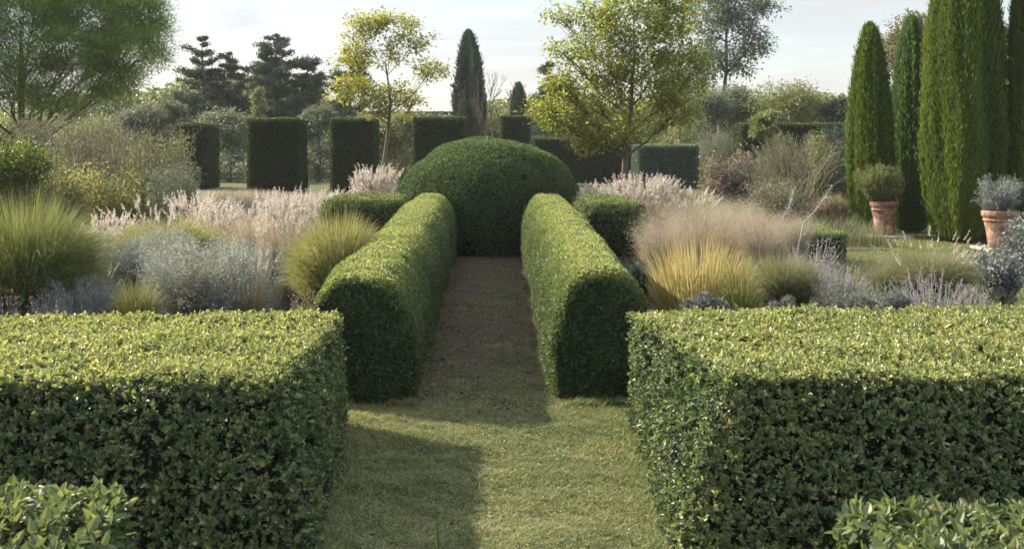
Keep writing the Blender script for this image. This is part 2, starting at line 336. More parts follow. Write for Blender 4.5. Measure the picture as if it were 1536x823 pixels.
def litter():
    r = rng(12); M = MB(); n = 15000
    y = r.uniform(8.3, 19, n); x = np.where(r.random(n) < .62, np.where(r.random(n) < .55, -.56, .46) + r.normal(0, .10, n), r.uniform(-.6, .5, n))
    n2 = 1500; y2 = 4.8 + r.random(n2)*3.7; x2 = r.uniform(-1.1, 1.2, n2)
    P = np.stack([np.concatenate([x, x2]), np.concatenate([y, y2]), np.full(n+n2, .02)], 1); n = len(P)
    D = rdir(r, n); D[:, 2] *= .25; D = unit(D); N = unit(rdir(r, n)*.4 + [0, 0, 1])
    L = r.uniform(.010, .028, n); leaf4(M, P, D, N, L, L*.6, r.random(n), 0)
    n = 5200; y = 8.4 + r.random(n)**1.3*10.6; x = r.uniform(-.62, .54, n); P = np.stack([x, y, np.full(n, .016)], 1); P = P[wob(P, 1.4, 61) + .8*wob(P, 4, 62) > .15]; n = len(P)
    D = rdir(r, n)*[1, 1, .3]; L = r.uniform(.02, .05, n); leaf4(M, P, unit(D), unit(rdir(r, n)*.5 + [0, 0, 1]), L, L*.55, r.random(n), 0)
    tag(M.build('leaf_litter', [litter_m]), 'small dry leaves and clippings fallen on path and lawn', None, kind='stuff')
litter()

brown_m = leaf_mat('dry_brown_leaves', [(.08, .055, .03), (.15, .11, .055), (.23, .19, .10)], transl=.35, rough=.6, spec=.3)
twig_m = noise_mat('grey_twigs', [(.3, (.09, .08, .065)), (.7, (.22, .20, .17))], 8, 4, .9, .2)
# ================================================================== CLIPPED HEDGES
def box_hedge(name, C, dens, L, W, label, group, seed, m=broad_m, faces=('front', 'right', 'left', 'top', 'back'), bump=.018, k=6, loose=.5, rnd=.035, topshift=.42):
    r = rng(seed); M = MB()
    P, N = hexa_sample(C, faces, dens, r, rnd, bump, seed)
    thin = wob(P, 1.6, seed+7) + .8*wob(P, 4.2, seed+8) + (N[:, 2] < .5)*.35; kp = r.random(len(P)) > np.clip((thin - .7)*.75, 0, .8); P, N = P[kp], N[kp]
    P = P + N*(r.random(len(P))[:, None]**9*.035)
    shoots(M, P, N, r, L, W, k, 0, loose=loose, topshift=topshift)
    P, N = hexa_sample(C, faces, dens*1.6, r, rnd, bump, seed)
    scatter(M, P - N*L*1.6, N, r, L*1.05, W, 0, 0, 1.0, six=False, depth=L*2.6)
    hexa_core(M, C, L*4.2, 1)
    T = rng(seed+3); nb = int(len(P)*.05); bi = T.choice(len(P), nb); Q = P[bi] - N[bi]*.035    # bare twig ends between the leaves
    E = Q + unit(N[bi]*.5 + rdir(T, nb))*T.uniform(.04, .12, nb)[:, None]; tubes(M, np.stack([Q, (Q+E)/2 + T.normal(0, .004, (nb, 3)), E], 1), .0018, .001, 3, 3)
    return tag(M.build(name, [m, core_m, brown_m, twig_m]), label, 'hedge', group)
# left foreground block: top .79, back edge 7.9 m away, front edge 5.8 m away
CL = np.array([[-4.4, 5.40, 0], [-.84, 5.40, 0], [-1.03, 7.95, 0], [-4.4, 7.85, 0], [-4.4, 5.78, .775], [-1.10, 5.80, .775], [-1.04, 7.93, .785], [-4.4, 7.85, .765]])
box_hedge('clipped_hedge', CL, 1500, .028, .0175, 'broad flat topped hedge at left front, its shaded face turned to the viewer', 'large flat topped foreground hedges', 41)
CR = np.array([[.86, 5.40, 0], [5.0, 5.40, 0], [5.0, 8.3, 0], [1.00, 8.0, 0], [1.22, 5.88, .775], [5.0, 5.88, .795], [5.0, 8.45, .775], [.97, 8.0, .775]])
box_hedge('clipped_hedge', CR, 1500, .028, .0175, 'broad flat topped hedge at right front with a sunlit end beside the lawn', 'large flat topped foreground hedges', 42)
# the two nearest, lower hedges whose tops only just enter the frame
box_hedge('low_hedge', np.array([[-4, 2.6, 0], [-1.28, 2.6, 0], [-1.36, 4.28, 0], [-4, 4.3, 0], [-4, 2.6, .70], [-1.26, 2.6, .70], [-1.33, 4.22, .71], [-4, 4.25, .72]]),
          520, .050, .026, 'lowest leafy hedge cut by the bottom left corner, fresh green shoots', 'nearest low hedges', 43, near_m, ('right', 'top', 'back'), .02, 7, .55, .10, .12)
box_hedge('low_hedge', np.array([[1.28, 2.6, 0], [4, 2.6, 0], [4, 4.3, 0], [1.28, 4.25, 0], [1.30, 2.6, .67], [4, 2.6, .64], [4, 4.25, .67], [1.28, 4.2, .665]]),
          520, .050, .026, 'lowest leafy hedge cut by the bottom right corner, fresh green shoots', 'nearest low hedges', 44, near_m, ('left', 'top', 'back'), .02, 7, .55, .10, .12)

def round_hedge(x0n, x1n, x0f, x1f, y0, y1, h0, h1, seed, label):
    """long rounded hedge running away from the viewer"""
    r = rng(seed); M = MB(); nexp = 2.7
    def sec(t):                       # arch section, t 0..1 from left foot over the top to right foot
        th = np.pi*(1-t); c, s = np.cos(th), np.sin(th)
        x = np.sign(c)*np.abs(c)**(2/nexp); z = np.abs(s)**(2/nexp)
        return x, z
    def surf(t, v, bump=1.0, ins=0.0):
        x, z = sec(t); y = y0 + (y1-y0)*v
        xc = (x0n+x1n)/2*(1-v) + (x0f+x1f)/2*v; a = (x1n-x0n)/2*(1-v) + (x1f-x0f)/2*v; h = h0*(1-v) + h1*v
        e = np.clip((y - y0)/.11, 0, 1); e = np.sqrt(1-(1-e)**2)*.17 + .83
        a = a*(e + .008*np.sin(y*2.1 + seed)) - ins; h = h*(.93+.07*(e-.83)/.17) - ins
        foot = 1 - .10*(1-z)**2
        P = np.stack([xc + x*a*foot, y, z*h], -1)
        nx = np.sign(x)*np.abs(x)**(nexp-1)/a; nz = np.abs(z)**(nexp-1)/h
        N = unit(np.stack([nx, -(1-e)*4.0, nz + 1e-4], -1))
        if bump:
            sh = P.shape; Pf = P.reshape(-1, 3); b = (wob(Pf, .55, seed)*.016 + wob(Pf, 1.9, seed+1)*.012 + wob(Pf, 4, seed+2)*.007).reshape(sh[:-1])
            P = P + N*b[..., None]
        return P, N
    tt = np.linspace(0, 1, 3000); sx, sz = sec(tt); am, hm = (x1n-x0n+x1f-x0f)/4, (h0+h1)/2
    ln = np.concatenate([[0], np.cumsum(np.hypot(np.diff(sx)*am, np.diff(sz)*hm))])
    area = ln[-1]*(y1-y0)
    n = int(area*8200); v = r.random(n)**1.25            # denser towards the viewer
    t = np.interp(r.random(n)*ln[-1], ln, tt)
    P, N = surf(t, v)
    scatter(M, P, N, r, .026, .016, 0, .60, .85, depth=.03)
    # near end face
    n = 16000; q = r.uniform(-1, 1, n); zz = r.random(n); ok = (np.abs(q)**nexp + zz**nexp) < 1.0; q, zz = q[ok], zz[ok]
    xc, a = (x0n+x1n)/2, (x1n-x0n)/2*.86
    rr = (np.abs(q)**nexp + zz**nexp)
    P = np.stack([xc + q*a, y0 - .03*(1-rr) + 0*q, zz*h0*.93], 1); P[:, 1] += wob(P, 2.5, seed+5)*.014
    N = unit(np.stack([q*rr*.6, -np.ones_like(q), zz*rr*.6], 1))
    scatter(M, P, N, r, .031, .020, 0, .2, .9, six=True, depth=.03)
    # inner core
    T, Vv = np.meshgrid(np.linspace(0, 1, 25), np.linspace(0, 1, 60)); Pc, _ = surf(T, Vv, 0, .055); Pc[0, :, 1] += .06
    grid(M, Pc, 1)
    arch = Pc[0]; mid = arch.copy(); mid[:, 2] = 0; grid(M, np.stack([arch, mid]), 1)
    return tag(M.build('rounded_hedge', [round_m, core_m]), label, 'hedge', 'long rounded hedges lining the path')
round_hedge(-1.47, -.56, -1.52, -.59, 8.6, 19.3, .985, 1.10, 51, 'long round topped hedge along the left side of the path')
round_hedge(.44, 1.28, .47, 1.43, 8.72, 19.3, 1.0, 1.10, 52, 'long round topped hedge along the right side of the path')

# short cross hedges turning outward at the far ends
def cross_hedge(x0, x1, y0, y1, h, seed, label):
    C = box(x0, x1, y0, y1, h, .02); r = rng(seed); M = MB()
    P, N = hexa_sample(C, ('front', 'right', 'left', 'top', 'back'), 5200, r, .28, .03, seed)
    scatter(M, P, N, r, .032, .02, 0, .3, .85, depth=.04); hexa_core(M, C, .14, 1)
    tag(M.build('cross_hedge', [round_m, core_m]), label, 'hedge', 'short hedges crossing behind the rounded ones')
cross_hedge(-2.75, -1.40, 18.0, 19.9, 1.06, 53, 'short hedge turning left from the far end of the left rounded hedge')
cross_hedge(1.36, 2.38, 17.2, 19.6, 1.04, 54, 'short dark hedge turning right from the far end of the right rounded hedge')

def dome():
    r = rng(55); M = MB(); cx, cy, RX, RY, zb, H = gx(732, 20.8), 20.75, 1.66, 1.62, .80, 2.03
    def prof(s):                      # s 0..1 from foot to crown
        th = np.clip((s-.34)/.66, 0, 1)*np.pi/2
        rad = np.where(s < .34, .90 + .10*np.sin(np.clip(s/.34, 0, 1)*np.pi/2), np.abs(np.cos(th))**(2/2.08))
        z = np.where(s < .34, zb*s/.34, zb + (H-zb)*np.abs(np.sin(th))**(2/2.08))
        return rad, z
    ss = np.linspace(0, 1, 2000); ra, za = prof(ss)
    wt = np.concatenate([[0], np.cumsum(np.hypot(np.diff(ra*RX), np.diff(za))*(ra[1:]+ra[:-1])/2*RX*6.283)])
    n = int(wt[-1]*5200); s = np.interp(r.random(n)*wt[-1], wt, ss); ph = r.uniform(0, 6.283, n)
    rad, z = prof(s); r2, z2 = prof(np.clip(s+.004, 0, 1)); dr, dz = (r2-rad)*RX, z2-z
    ln = np.hypot(dr, dz)+1e-9; N = unit(np.stack([np.cos(ph)*dz/ln, np.sin(ph)*dz/ln, -dr/ln + .02], 1))
    P = np.stack([cx + np.cos(ph)*rad*RX, cy + np.sin(ph)*rad*RY, z], 1)
    P += N*(wob(P, .5, 56)*.035 + wob(P, 1.7, 57)*.018)[:, None]
    hole = (P[:, 0]-(cx+.62))**2 + (P[:, 1]-(cy-1.3))**2*.3 + (P[:, 2]-1.36)**2 < .004
    P = P[~hole]; N = N[~hole]
    # thin at the foot
    keep = (P[:, 2] > .30) | (r.random(len(P)) < .35 + P[:, 2]*1.6); P, N = P[keep], N[keep]
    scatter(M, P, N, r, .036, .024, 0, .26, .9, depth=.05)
    S, T = np.meshgrid(np.linspace(0, 1, 30), np.linspace(0, 6.2832, 49)); rc, zc = prof(S)
    grid(M, np.stack([cx + np.cos(T)*rc*(RX-.09), cy + np.sin(T)*rc*(RY-.09), zc*.955], -1), 1)
    tag(M.build('dome_topiary', [dome_m, core_m]), 'great dark green clipped dome closing the end of the path', 'topiary')
dome()

def block(px0, px1, ytop, d, depth, seed, label, m=yew_m, name='block_topiary', cat='topiary', group='tall clipped topiary blocks', base=0, dens=2600, L=.055, rot=0):
    x0, x1 = gx(px0, d), gx(px1, d); h = gz(ytop, d)
    C = box(x0, x1, d, d+depth, h); r = rng(seed); M = MB()
    P, N = hexa_sample(C, ('front', 'right', 'left', 'top'), dens, r, .07, .022, seed, .8)
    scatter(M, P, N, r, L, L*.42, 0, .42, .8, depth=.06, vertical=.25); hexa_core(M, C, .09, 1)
    tag(M.build(name, [m, core_m]), label, cat, group)
block(262, 311, 186, 46, 2.2, 61, 'leftmost dark block topiary, half hidden by twiggy shrubs')
block(370, 449, 178, 38.8, 1.9, 62, 'widest tall dark block topiary, left of the pale small tree')
block(495, 561, 178, 42, 1.8, 63, 'tall dark block topiary just left of the thin pale trunk')
block(619, 698, 176, 43, 1.8, 64, 'dark block topiary rising behind the left shoulder of the dome')
block(751, 795, 174, 50, 2.0, 65, 'smallest dark block topiary behind the top right of the dome')
block(957, 1048, 218, 46.6, 2.2, 66, 'low bluish block topiary with a pale sunlit side, beside pink grasses', bluey_m)
block(800, 962, 208, 53, 1.6, 67, 'very dark tall hedge in shade behind the yellow leaved tree', yew_m, 'background_hedge', 'hedge', 'tall dark hedges at the back', L=.07, dens=1500)
block(1112, 1276, 186, 47, 1.6, 68, 'dark clipped hedge behind the broom like shrub, left of the cypresses', yew_m, 'background_hedge', 'hedge', 'tall dark hedges at the back', L=.07, dens=1600)
block(1112, 1272, 349, 17.8, 1.35, 70, 'knee high box hedge with a bright top on the right lawn', round_m, 'box_edging', 'hedge', None, L=.032, dens=5200)

# ================================================================== CYPRESSES
def cypress(px, hw, ytop, d, seed, label, m=cyp_m, top=None, ybase=None, dens=6200, flute=.05, tw=.35, nm='cypress', ry=1.0, group='clipped columnar cypresses on the right', shoulder=.62, LS=1.0, inset=.13):
    x = gx(px, d); W = hw*d/FPX; H = top if top else gz(ytop, d); r = rng(seed)
    root = empty(nm, (x, d, 0), label, 'cypress tree', group)
    T = MB(); tube(T, [[0, 0, 0], [0.01, 0, .4], [0, .01, H*.5], [0, 0, H*.9]], [.11, .08, .05, .012], 8); T.build('trunk', [bark_m], root)
    M = MB(); n = int(2*np.pi*W*H*.75*dens)
    def prof(t):   # widest at a third, tapering to a blunt point
        return np.interp(t, [0, .03, .12, .35, shoulder, .82, .93, .98, 1], [.55, .72, .90, 1, .90, tw+.28, tw+.02, tw*.55, .03])
    t = 1-np.sqrt(1-r.random(n)*.985)*.98 if False else r.random(n)**1.15
    ph = r.uniform(0, 6.283, n); Q = np.stack([np.cos(ph)*1.2, np.sin(ph)*1.2, t*H*.22], 1)
    fl = wob(Q, .9, seed)*flute*1.6 + wob(Q*[1, 1, .5], 2.6, seed+1)*flute
    rad = prof(t)*W*(1 + fl)
    P = np.stack([np.cos(ph)*rad, np.sin(ph)*rad*ry, t*H + .03], 1)
    N = unit(np.stack([np.cos(ph), np.sin(ph), .18 + t*0], 1))
    dp = r.random(n)**1.3*.10*LS - (r.random(n)**10)*.09*LS; D = unit(N*.40 + rdir(r, n)*.30 + np.array([0, 0, 1.15])); L = .095*LS*r.uniform(.5, 1.3, n)
    tint = np.clip(r.beta(2, 3, n)*.42 + .24 + fl*.9, 0, 1)
    leaf4(M, P - N*dp[:, None], D, unit(N + rdir(r, n)*.5), L, L*.30, tint, 0)
    tt, pp = np.meshgrid(np.linspace(0.01, .97, 30), np.linspace(0, 6.2832, 33)); ra = np.maximum(prof(tt)*W - inset, .015)
    grid(M, np.stack([np.cos(pp)*ra, np.sin(pp)*ra*ry, tt*H], -1), 1)
    M.build('crown', [m, core_m], root)
    return root
cypress(1305, 32, 40, 23.8, 71, 'leftmost slim cypress of the right hand row, left of the terracotta pot')
cypress(1367, 29, 30, 24.6, 72, 'second slim cypress, right of the first terracotta pot', cypdark_m, tw=.42)
cypress(1447, 57, 0, 22.3, 73, 'widest cypress, its top running out of the frame', top=5.7, dens=6000, shoulder=.70, tw=.5)
cypress(1479, 24, 30, 24.2, 74, 'narrow cypress pressed close behind the right of the widest one', top=4.45, tw=.28)
cypress(1554, 36, 0, 22.0, 75, 'cypress cut off by the right edge of the frame', top=6.4, shoulder=.7, tw=.5)

# ================================================================== TREES
def crown_tree(name, x, y, label, cat, group, trunk, blobs, lm, bm, seed, L, W, ncl, nleaf, sig, twig=.012, r0=.12, leanx=0, limbs=True, droop=.2, four=True, base_r=None, shell=.45, sub=3, mainr=.5):
    """trunk: list of points; blobs: crown masses (cx,cy,cz,rx,ry,rz,weight) fed by curved limbs"""
    r = rng(seed); root = empty(name, (x, y, 0), label, cat, group); T = MB(); Cn = MB()
    tr = np.array(trunk, float); k = len(tr)
    tt = np.linspace(0, 1, 20); pts = np.stack([np.interp(tt, np.linspace(0, 1, k), tr[:, i]) for i in range(3)], 1)
    pts[:, :2] += np.stack([wob(pts, .35, seed), wob(pts, .3, seed+9)], 1)*r0*.5*tt[:, None]
    rad = r0*(1.25*np.exp(-tt*12)*.35 + 1 - .72*tt); tube(T, pts, rad, 9)
    tw = sum(b[6] if len(b) > 6 else 1 for b in blobs)
    for b in blobs:
        c = np.array(b[:3]); R3 = np.array(b[3:6]); wgt = (b[6] if len(b) > 6 else 1)/tw
        n = max(2, int(ncl*wgt)); U = rdir(r, n); q = shell + (1-shell)*r.random(n)**.6
        tg = c + U*R3*q[:, None]
        # a limb from the trunk into the blob
        i0 = int(np.clip(np.searchsorted(pts[:, 2], max(c[2] - R3[2]*.6 - np.hypot(*(c-pts[-1])[:2])*.9, pts[0, 2] + .30*(pts[-1, 2]-pts[0, 2]))), 3, 18))
        s = pts[i0]; mid = (s + c)/2 + np.array([(c-s)[0]*.12, (c-s)[1]*.12, -.05*np.linalg.norm(c-s)])
        lb = bez(s, mid, c, 9); lr = rad[i0]*mainr; lb[1:-1] += r.normal(0, .02*np.linalg.norm(c-s)/2, (7, 3)); tube(T, lb, np.linspace(lr, lr*.35, 9), 6)
        # secondary limbs then twigs to cluster centres
        ns = max(2, min(n, sub*3)); sc_i = r.choice(n, ns, replace=False); heads = tg[sc_i]*.72 + c*.28
        allp = []
        for hpt in heads:
            a = lb[r.integers(3, 8)]; m2 = (a+hpt)/2 + r.normal(0, .06, 3)*np.linalg.norm(hpt-a) + [0, 0, -.06*np.linalg.norm(hpt-a)]
            bb = bez(a, m2, hpt, 7); tube(T, bb, np.linspace(lr*.42, lr*.16, 7), 5); allp.append(bb)
        allp = np.concatenate(allp)
        Ds = ((tg[:, None]-allp[None])**2).sum(-1); a = allp[Ds.argmin(1)]
        s3 = np.linspace(0, 1, 4)[None, :, None]; PT = a[:, None]*(1-s3) + tg[:, None]*s3 + r.normal(0, .03, (n, 4, 3))*np.array([0, 1, 1, 0])[None, :, None]
        tubes(T, PT, lr*.14 + twig*.3, twig*.3, 3)
        m = n*nleaf; ci = np.repeat(np.arange(n), nleaf)
        off = r.normal(0, 1, (m, 3))*sig*np.array([1, 1, .7]); P = tg[ci] + off
        D = unit(off/np.mean(sig) + rdir(r, m)*.8 + np.array([0, 0, -droop])); Nn = unit(rdir(r, m)*.7 + np.array([0, 0, 1]))
        ll = L*r.uniform(.6, 1.3, m); tint = np.clip(r.beta(2, 2, m)*.6 + (r.random(n)*.4)[ci], 0, 1)
        (leaf4 if four else leaf6)(Cn, P, D, Nn, ll, ll*W/L, tint, 0)
    T.build('trunk', [bm], root); Cn.build('crown', [lm], root)
    return root

yel_m = leaf_mat('yellow_green_leaves', [(0.114, 0.137, 0.036), (0.195, 0.214, 0.058), (0.286, 0.281, 0.078), (0.347, 0.309, 0.111)], transl=.45, rough=.5, spec=.3)
yel2_m = leaf_mat('turning_leaves', [(0.086, 0.123, 0.038), (0.150, 0.193, 0.048), (0.256, 0.274, 0.063), (0.420, 0.360, 0.106)], transl=.45, rough=.5, spec=.3, patch=.2, pscale=.5)
pine_m = leaf_mat('pine_needles', [(0.077, 0.121, 0.037), (0.124, 0.195, 0.052), (0.194, 0.270, 0.065), (0.301, 0.359, 0.102)], transl=.25, rough=.5, spec=.3)
con_m = leaf_mat('dark_conifer', [(0.030, 0.048, 0.037), (0.052, 0.077, 0.059), (0.077, 0.107, 0.077), (0.120, 0.147, 0.101)], transl=.12, rough=.6, spec=.2)
olive_m = leaf_mat('olive_green_leaves', [(0.077, 0.102, 0.049), (0.131, 0.159, 0.075), (0.199, 0.220, 0.101), (0.275, 0.275, 0.149)], transl=.3, rough=.5, spec=.3)
greyl_m = leaf_mat('grey_green_leaves', [(0.072, 0.096, 0.074), (0.120, 0.150, 0.114), (0.180, 0.210, 0.156), (0.264, 0.288, 0.228)], transl=.2, rough=.6, spec=.25)
oak_m = leaf_mat('brownish_green_leaves', [(0.065, 0.065, 0.038), (0.115, 0.109, 0.061), (0.172, 0.161, 0.095), (0.243, 0.207, 0.135)], transl=.3, rough=.5, spec=.3)

# umbrella pine at the left
d = 34; x = gx(20, d); H = gz(-60, d); s = d/FPX
pb = [(-2.4, 0, 6.6, 2.0, 2, 1.2, 1.1), (.2, .3, 6.9, 2.1, 2, 1.2, 1.2), (2.2, -.2, 6.0, 1.7, 1.8, 1.2, 1.1), (3.4, .1, 4.7, 1.2, 1.5, .9, .8), (2.2, -1.0, 4.6, 1.2, 1.2, .7, .45), (.9, -1.2, 4.4, 1.1, 1.0, .6, .35), (-.8, -1.2, 5.2, 1.2, 1.1, .7, .5), (-2.2, -.6, 4.6, 1.2, 1.2, .8, .5), (3.6, .6, 5.8, .8, 1.0, .8, .45), (2.9, -.4, 3.7, 1.1, .9, .45, .3), (.4, -1.4, 3.5, 1.3, .8, .5, .3), (-1.4, -1.2, 3.6, 1.3, .8, .6, .35), (1.9, -1.3, 3.2, 1.2, .8, .4, .25), (1.2, -1.4, 5.6, 1.5, .8, .7, .4)]
crown_tree('umbrella_pine', x, d, 'broad umbrella pine filling the upper left corner, bare limbs inside', 'pine tree', None,
           [(0, 0, 0), (.1, 0, 1.2), (.35, 0, 2.6), (.3, 0, 5.0)], pb, pine_m, bark_m, 81, .13, .024, 900, 210, .20, r0=.20, droop=-.35, sub=5, mainr=.42)

# dark ragged conifers
def ragged_conifer(px, hw, ytop, d, seed, label, nlay=15, m=con_m, tops=((0, 1.0),), name='dark_conifer', dens=1.0):
    r = rng(seed); x = gx(px, d); H = gz(ytop, d); W = hw*d/FPX
    root = empty(name, (x, d, 0), label, 'conifer', 'dark ragged conifers behind the blocks'); T = MB(); Cn = MB()
    for (ox, hf) in tops:
        Ht = H*hf; tube(T, [[0, 0, 0], [ox*W*.5, 0, Ht*.4], [ox*W, 0, Ht*.97]], [.22, .14, .02], 7)
        for j in range(int(nlay*hf*5.5)):
            f = r.uniform(.0, 1)**.8; z = Ht*(1-f*.88); ang = r.uniform(0, 6.28)
            ln = W*np.interp(f, [0, .06, .15, .3, .6, 1], [.10, .36, .55, .72, .92, 1.05])*r.choice([.6, .8, 1.0, 1.2])*(.7 if abs(ox) > .1 else 1)
            c0 = np.array([ox*W*min(1, z/(Ht*.8)), 0, z]); tip = c0 + np.array([np.cos(ang)*ln, np.sin(ang)*ln, ln*r.uniform(-.05, .45)])
            tube(T, bez(c0, (c0+tip)/2 - [0, 0, .06*ln], tip, 5), np.linspace(.045, .010, 5), 4)
            n = int(420*dens*(.35+.65*ln/W)); u = r.uniform(.25, 1.0, n); sg = .07 + .13*ln/W; P = c0 + (tip-c0)*u[:, None] + r.normal(0, 1, (n, 3))*np.array([sg, sg, sg*.55])
            D = unit(rdir(r, n)*.7 + (tip-c0)/max(ln, .1)*.5 + [0, 0, .35]); L = r.uniform(.10, .22, n)
            leaf4(Cn, P, D, rdir(r, n), L, L*.35, r.random(n)*.8 + .1, 0)
    T.build('trunk', [bark_dark], root); Cn.build('crown', [m], root)
ragged_conifer(312, 62, 58, 66, 82, 'left one of the two dark ragged conifers against the sky', tops=((-.15, 1.0), (.45, .88), (.85, .78)))
ragged_conifer(415, 60, 54, 68, 83, 'right one of the two dark ragged conifers, crown widest near the top', 17, tops=((0, 1.0), (.85, .86), (-.3, .92)))
ragged_conifer(525, 34, 72, 70, 84, 'dark conifer hidden behind the small yellow tree', tops=((0, 1.0),))
ragged_conifer(388, 9, 135, 60, 85, 'thin pale green conifer spire between the two ragged conifers', 9, olive_m)
ragged_conifer(265, 26, 135, 60, 86, 'lower grey green conifer left of the ragged pair', 9, greyl_m)
ragged_conifer(825, 26, 96, 66, 87, 'dark conifer top showing left of the large yellow tree', 11)

# small yellow tree with a slender trunk
d = 36; sc_ = d/FPX
def blob(px, py, rx, ry, d, x0, dy=0, wt=1, deep=1.0): return (gx(px, d)-x0, dy, gz(py, d), rx*d/FPX, rx*d/FPX*deep, ry*d/FPX, wt)
x0 = gx(577, d)
crown_tree('slender_tree', x0, d, 'small airy yellow leaved tree with a thin leaning trunk behind the blocks', 'tree', None,
    [(0, 0, 0), (-.02, 0, 1.2), (.10, 0, 2.2), (.18, 0, 3.1), (.05, 0, 4.3)],
    [blob(545, 42, 32, 18, d, x0, 0, 1.0), blob(590, 33, 34, 14, d, x0, .2, 1.0), blob(622, 60, 26, 18, d, x0, -.2, .6), blob(528, 85, 28, 20, d, x0, -.2, .8), blob(575, 80, 25, 22, d, x0, .3, .55),
     blob(645, 108, 24, 16, d, x0, .1, .6), blob(530, 135, 32, 20, d, x0, .1, 1.1), blob(590, 140, 30, 22, d, x0, -.1, .9), blob(618, 160, 20, 14, d, x0, .2, .4), blob(562, 160, 22, 15, d, x0, 0, .5)],
    yel_m, bark_m, 91, .11, .058, 240, 42, .14, r0=.085, droop=.35, sub=2)

d = 33; x0 = gx(944, d)
crown_tree('autumn_tree', x0, d, 'large spreading tree with yellow green leaves right of the dome', 'tree', None,
    [(0, 0, 0), (-.12, 0, .9), (-.10, 0, 1.8), (.1, 0, 3.0), (.2, 0, 4.6)],
    [blob(950, 20, 62, 42, d, x0, 0, 2.2), blob(1010, 60, 44, 48, d, x0, .3, 1.6), blob(910, 75, 58, 42, d, x0, -.3, 2.2), blob(975, 120, 58, 44, d, x0, 0, 2.0), blob(890, 140, 60, 34, d, x0, .2, 1.8), blob(845, 178, 38, 22, d, x0, -.1, .9),
     blob(838, 22, 24, 14, d, x0, .2, .28), blob(848, 75, 26, 14, d, x0, .1, .32), blob(845, 120, 26, 18, d, x0, .1, .5), blob(935, 190, 60, 22, d, x0, -.2, 1.4), blob(1015, 165, 36, 26, d, x0, .2, .9), blob(880, 212, 24, 12, d, x0, -.3, .4), blob(885, 20, 26, 18, d, x0, .1, .4), blob(1010, 5, 34, 26, d, x0, 0, .7), blob(1045, 105, 22, 40, d, x0, .2, .5), blob(812, 160, 22, 14, d, x0, .2, .3)],
    yel2_m, bark_m, 92, .115, .065, 800, 34, .15, r0=.13, droop=.3, sub=4)

d = 62; x0 = gx(1078, d)
crown_tree('tall_airy_tree', x0, d, 'tall thin grey leaved tree reaching out of frame behind the yellow tree', 'tree', 'background broadleaf trees',
    [(0, 0, 0), (.1, 0, 3), (.4, 0, 6), (.5, 0, 9.5)],
    [blob(1060, 20, 50, 30, d, x0, 0, 1.1), blob(1105, 15, 42, 30, d, x0, .3, .9), blob(1130, 60, 26, 28, d, x0, 0, .6), blob(1075, 75, 34, 32, d, x0, 0, .9), blob(1110, 95, 20, 18, d, x0, 0, .35), blob(1150, 10, 22, 14, d, x0, 0, .3), blob(1048, 115, 24, 28, d, x0, 0, .5), blob(1090, -20, 50, 24, d, x0, 0, 1)],
    greyl_m, bark_m, 93, .20, .10, 400, 32, .26, r0=.17, droop=.4, sub=3)
def bush_tree(px, hw, ytop, d, seed, label, m, name='bushy_tree', cat='tree', group='background broadleaf trees', L=.13, ncl=260, bm=None, ybot=None, nleaf=60, low=.25):
    r = rng(seed); x0 = gx(px, d); H = gz(ytop, d); W = hw*d/FPX; bl = []
    for i in range(6):
        a = i*2.4; q = .55 if i else 0; rr = W*r.uniform(.42, .58)
        z = H - rr*.75 - (0 if i == 0 else r.uniform(.0, .45)*H*.5)
        bl.append((math.cos(a)*W*q, math.sin(a)*W*q*.8, max(z, H*low), rr, rr, rr*.8, 1))
    bl.append((0, 0, H*.24, W*.9, W*.7, H*.26, 2.4))
    crown_tree(name, x0, d, label, cat, group, [(0, 0, 0), (.05, 0, H*.25), (0, 0, H*.6)], bl, m, bm or bark_m, seed, L, L*.5, ncl, nleaf, W*.12, r0=.035*H*.6, shell=.5)
bush_tree(1192, 66, 122, 52, 94, 'rounded olive green tree left of the cypress row', olive_m)
bush_tree(1262, 28, 148, 50, 95, 'small dark tree tucked against the first cypress', con_m, ncl=160)
bush_tree(1365, 50, 22, 60, 96, 'brownish green tree seen between the slim cypresses', oak_m, L=.19, ncl=300, nleaf=34)
bush_tree(1503, 34, 42, 58, 97, 'dark rounded tree behind the widest cypress', con_m, L=.17)
bush_tree(1062, 40, 138, 52, 98, 'blue grey leaved small tree behind the low bluish block', greyl_m, L=.10, ncl=230)
bush_tree(1095, 46, 128, 54, 104, 'soft grey green tree mass below the tall thin tree', greyl_m, L=.12, ncl=300)
bush_tree(1020, 40, 112, 58, 105, 'olive tree showing behind the right side of the yellow tree', olive_m, L=.14, ncl=260)
bush_tree(1125, 20, 152, 56, 99, 'small dark green tree far behind the blue grey one', con_m, ncl=90)
bush_tree(1150, 22, 168, 44, 100, 'pale green bush over the dark clipped hedge', olive_m, ncl=110)
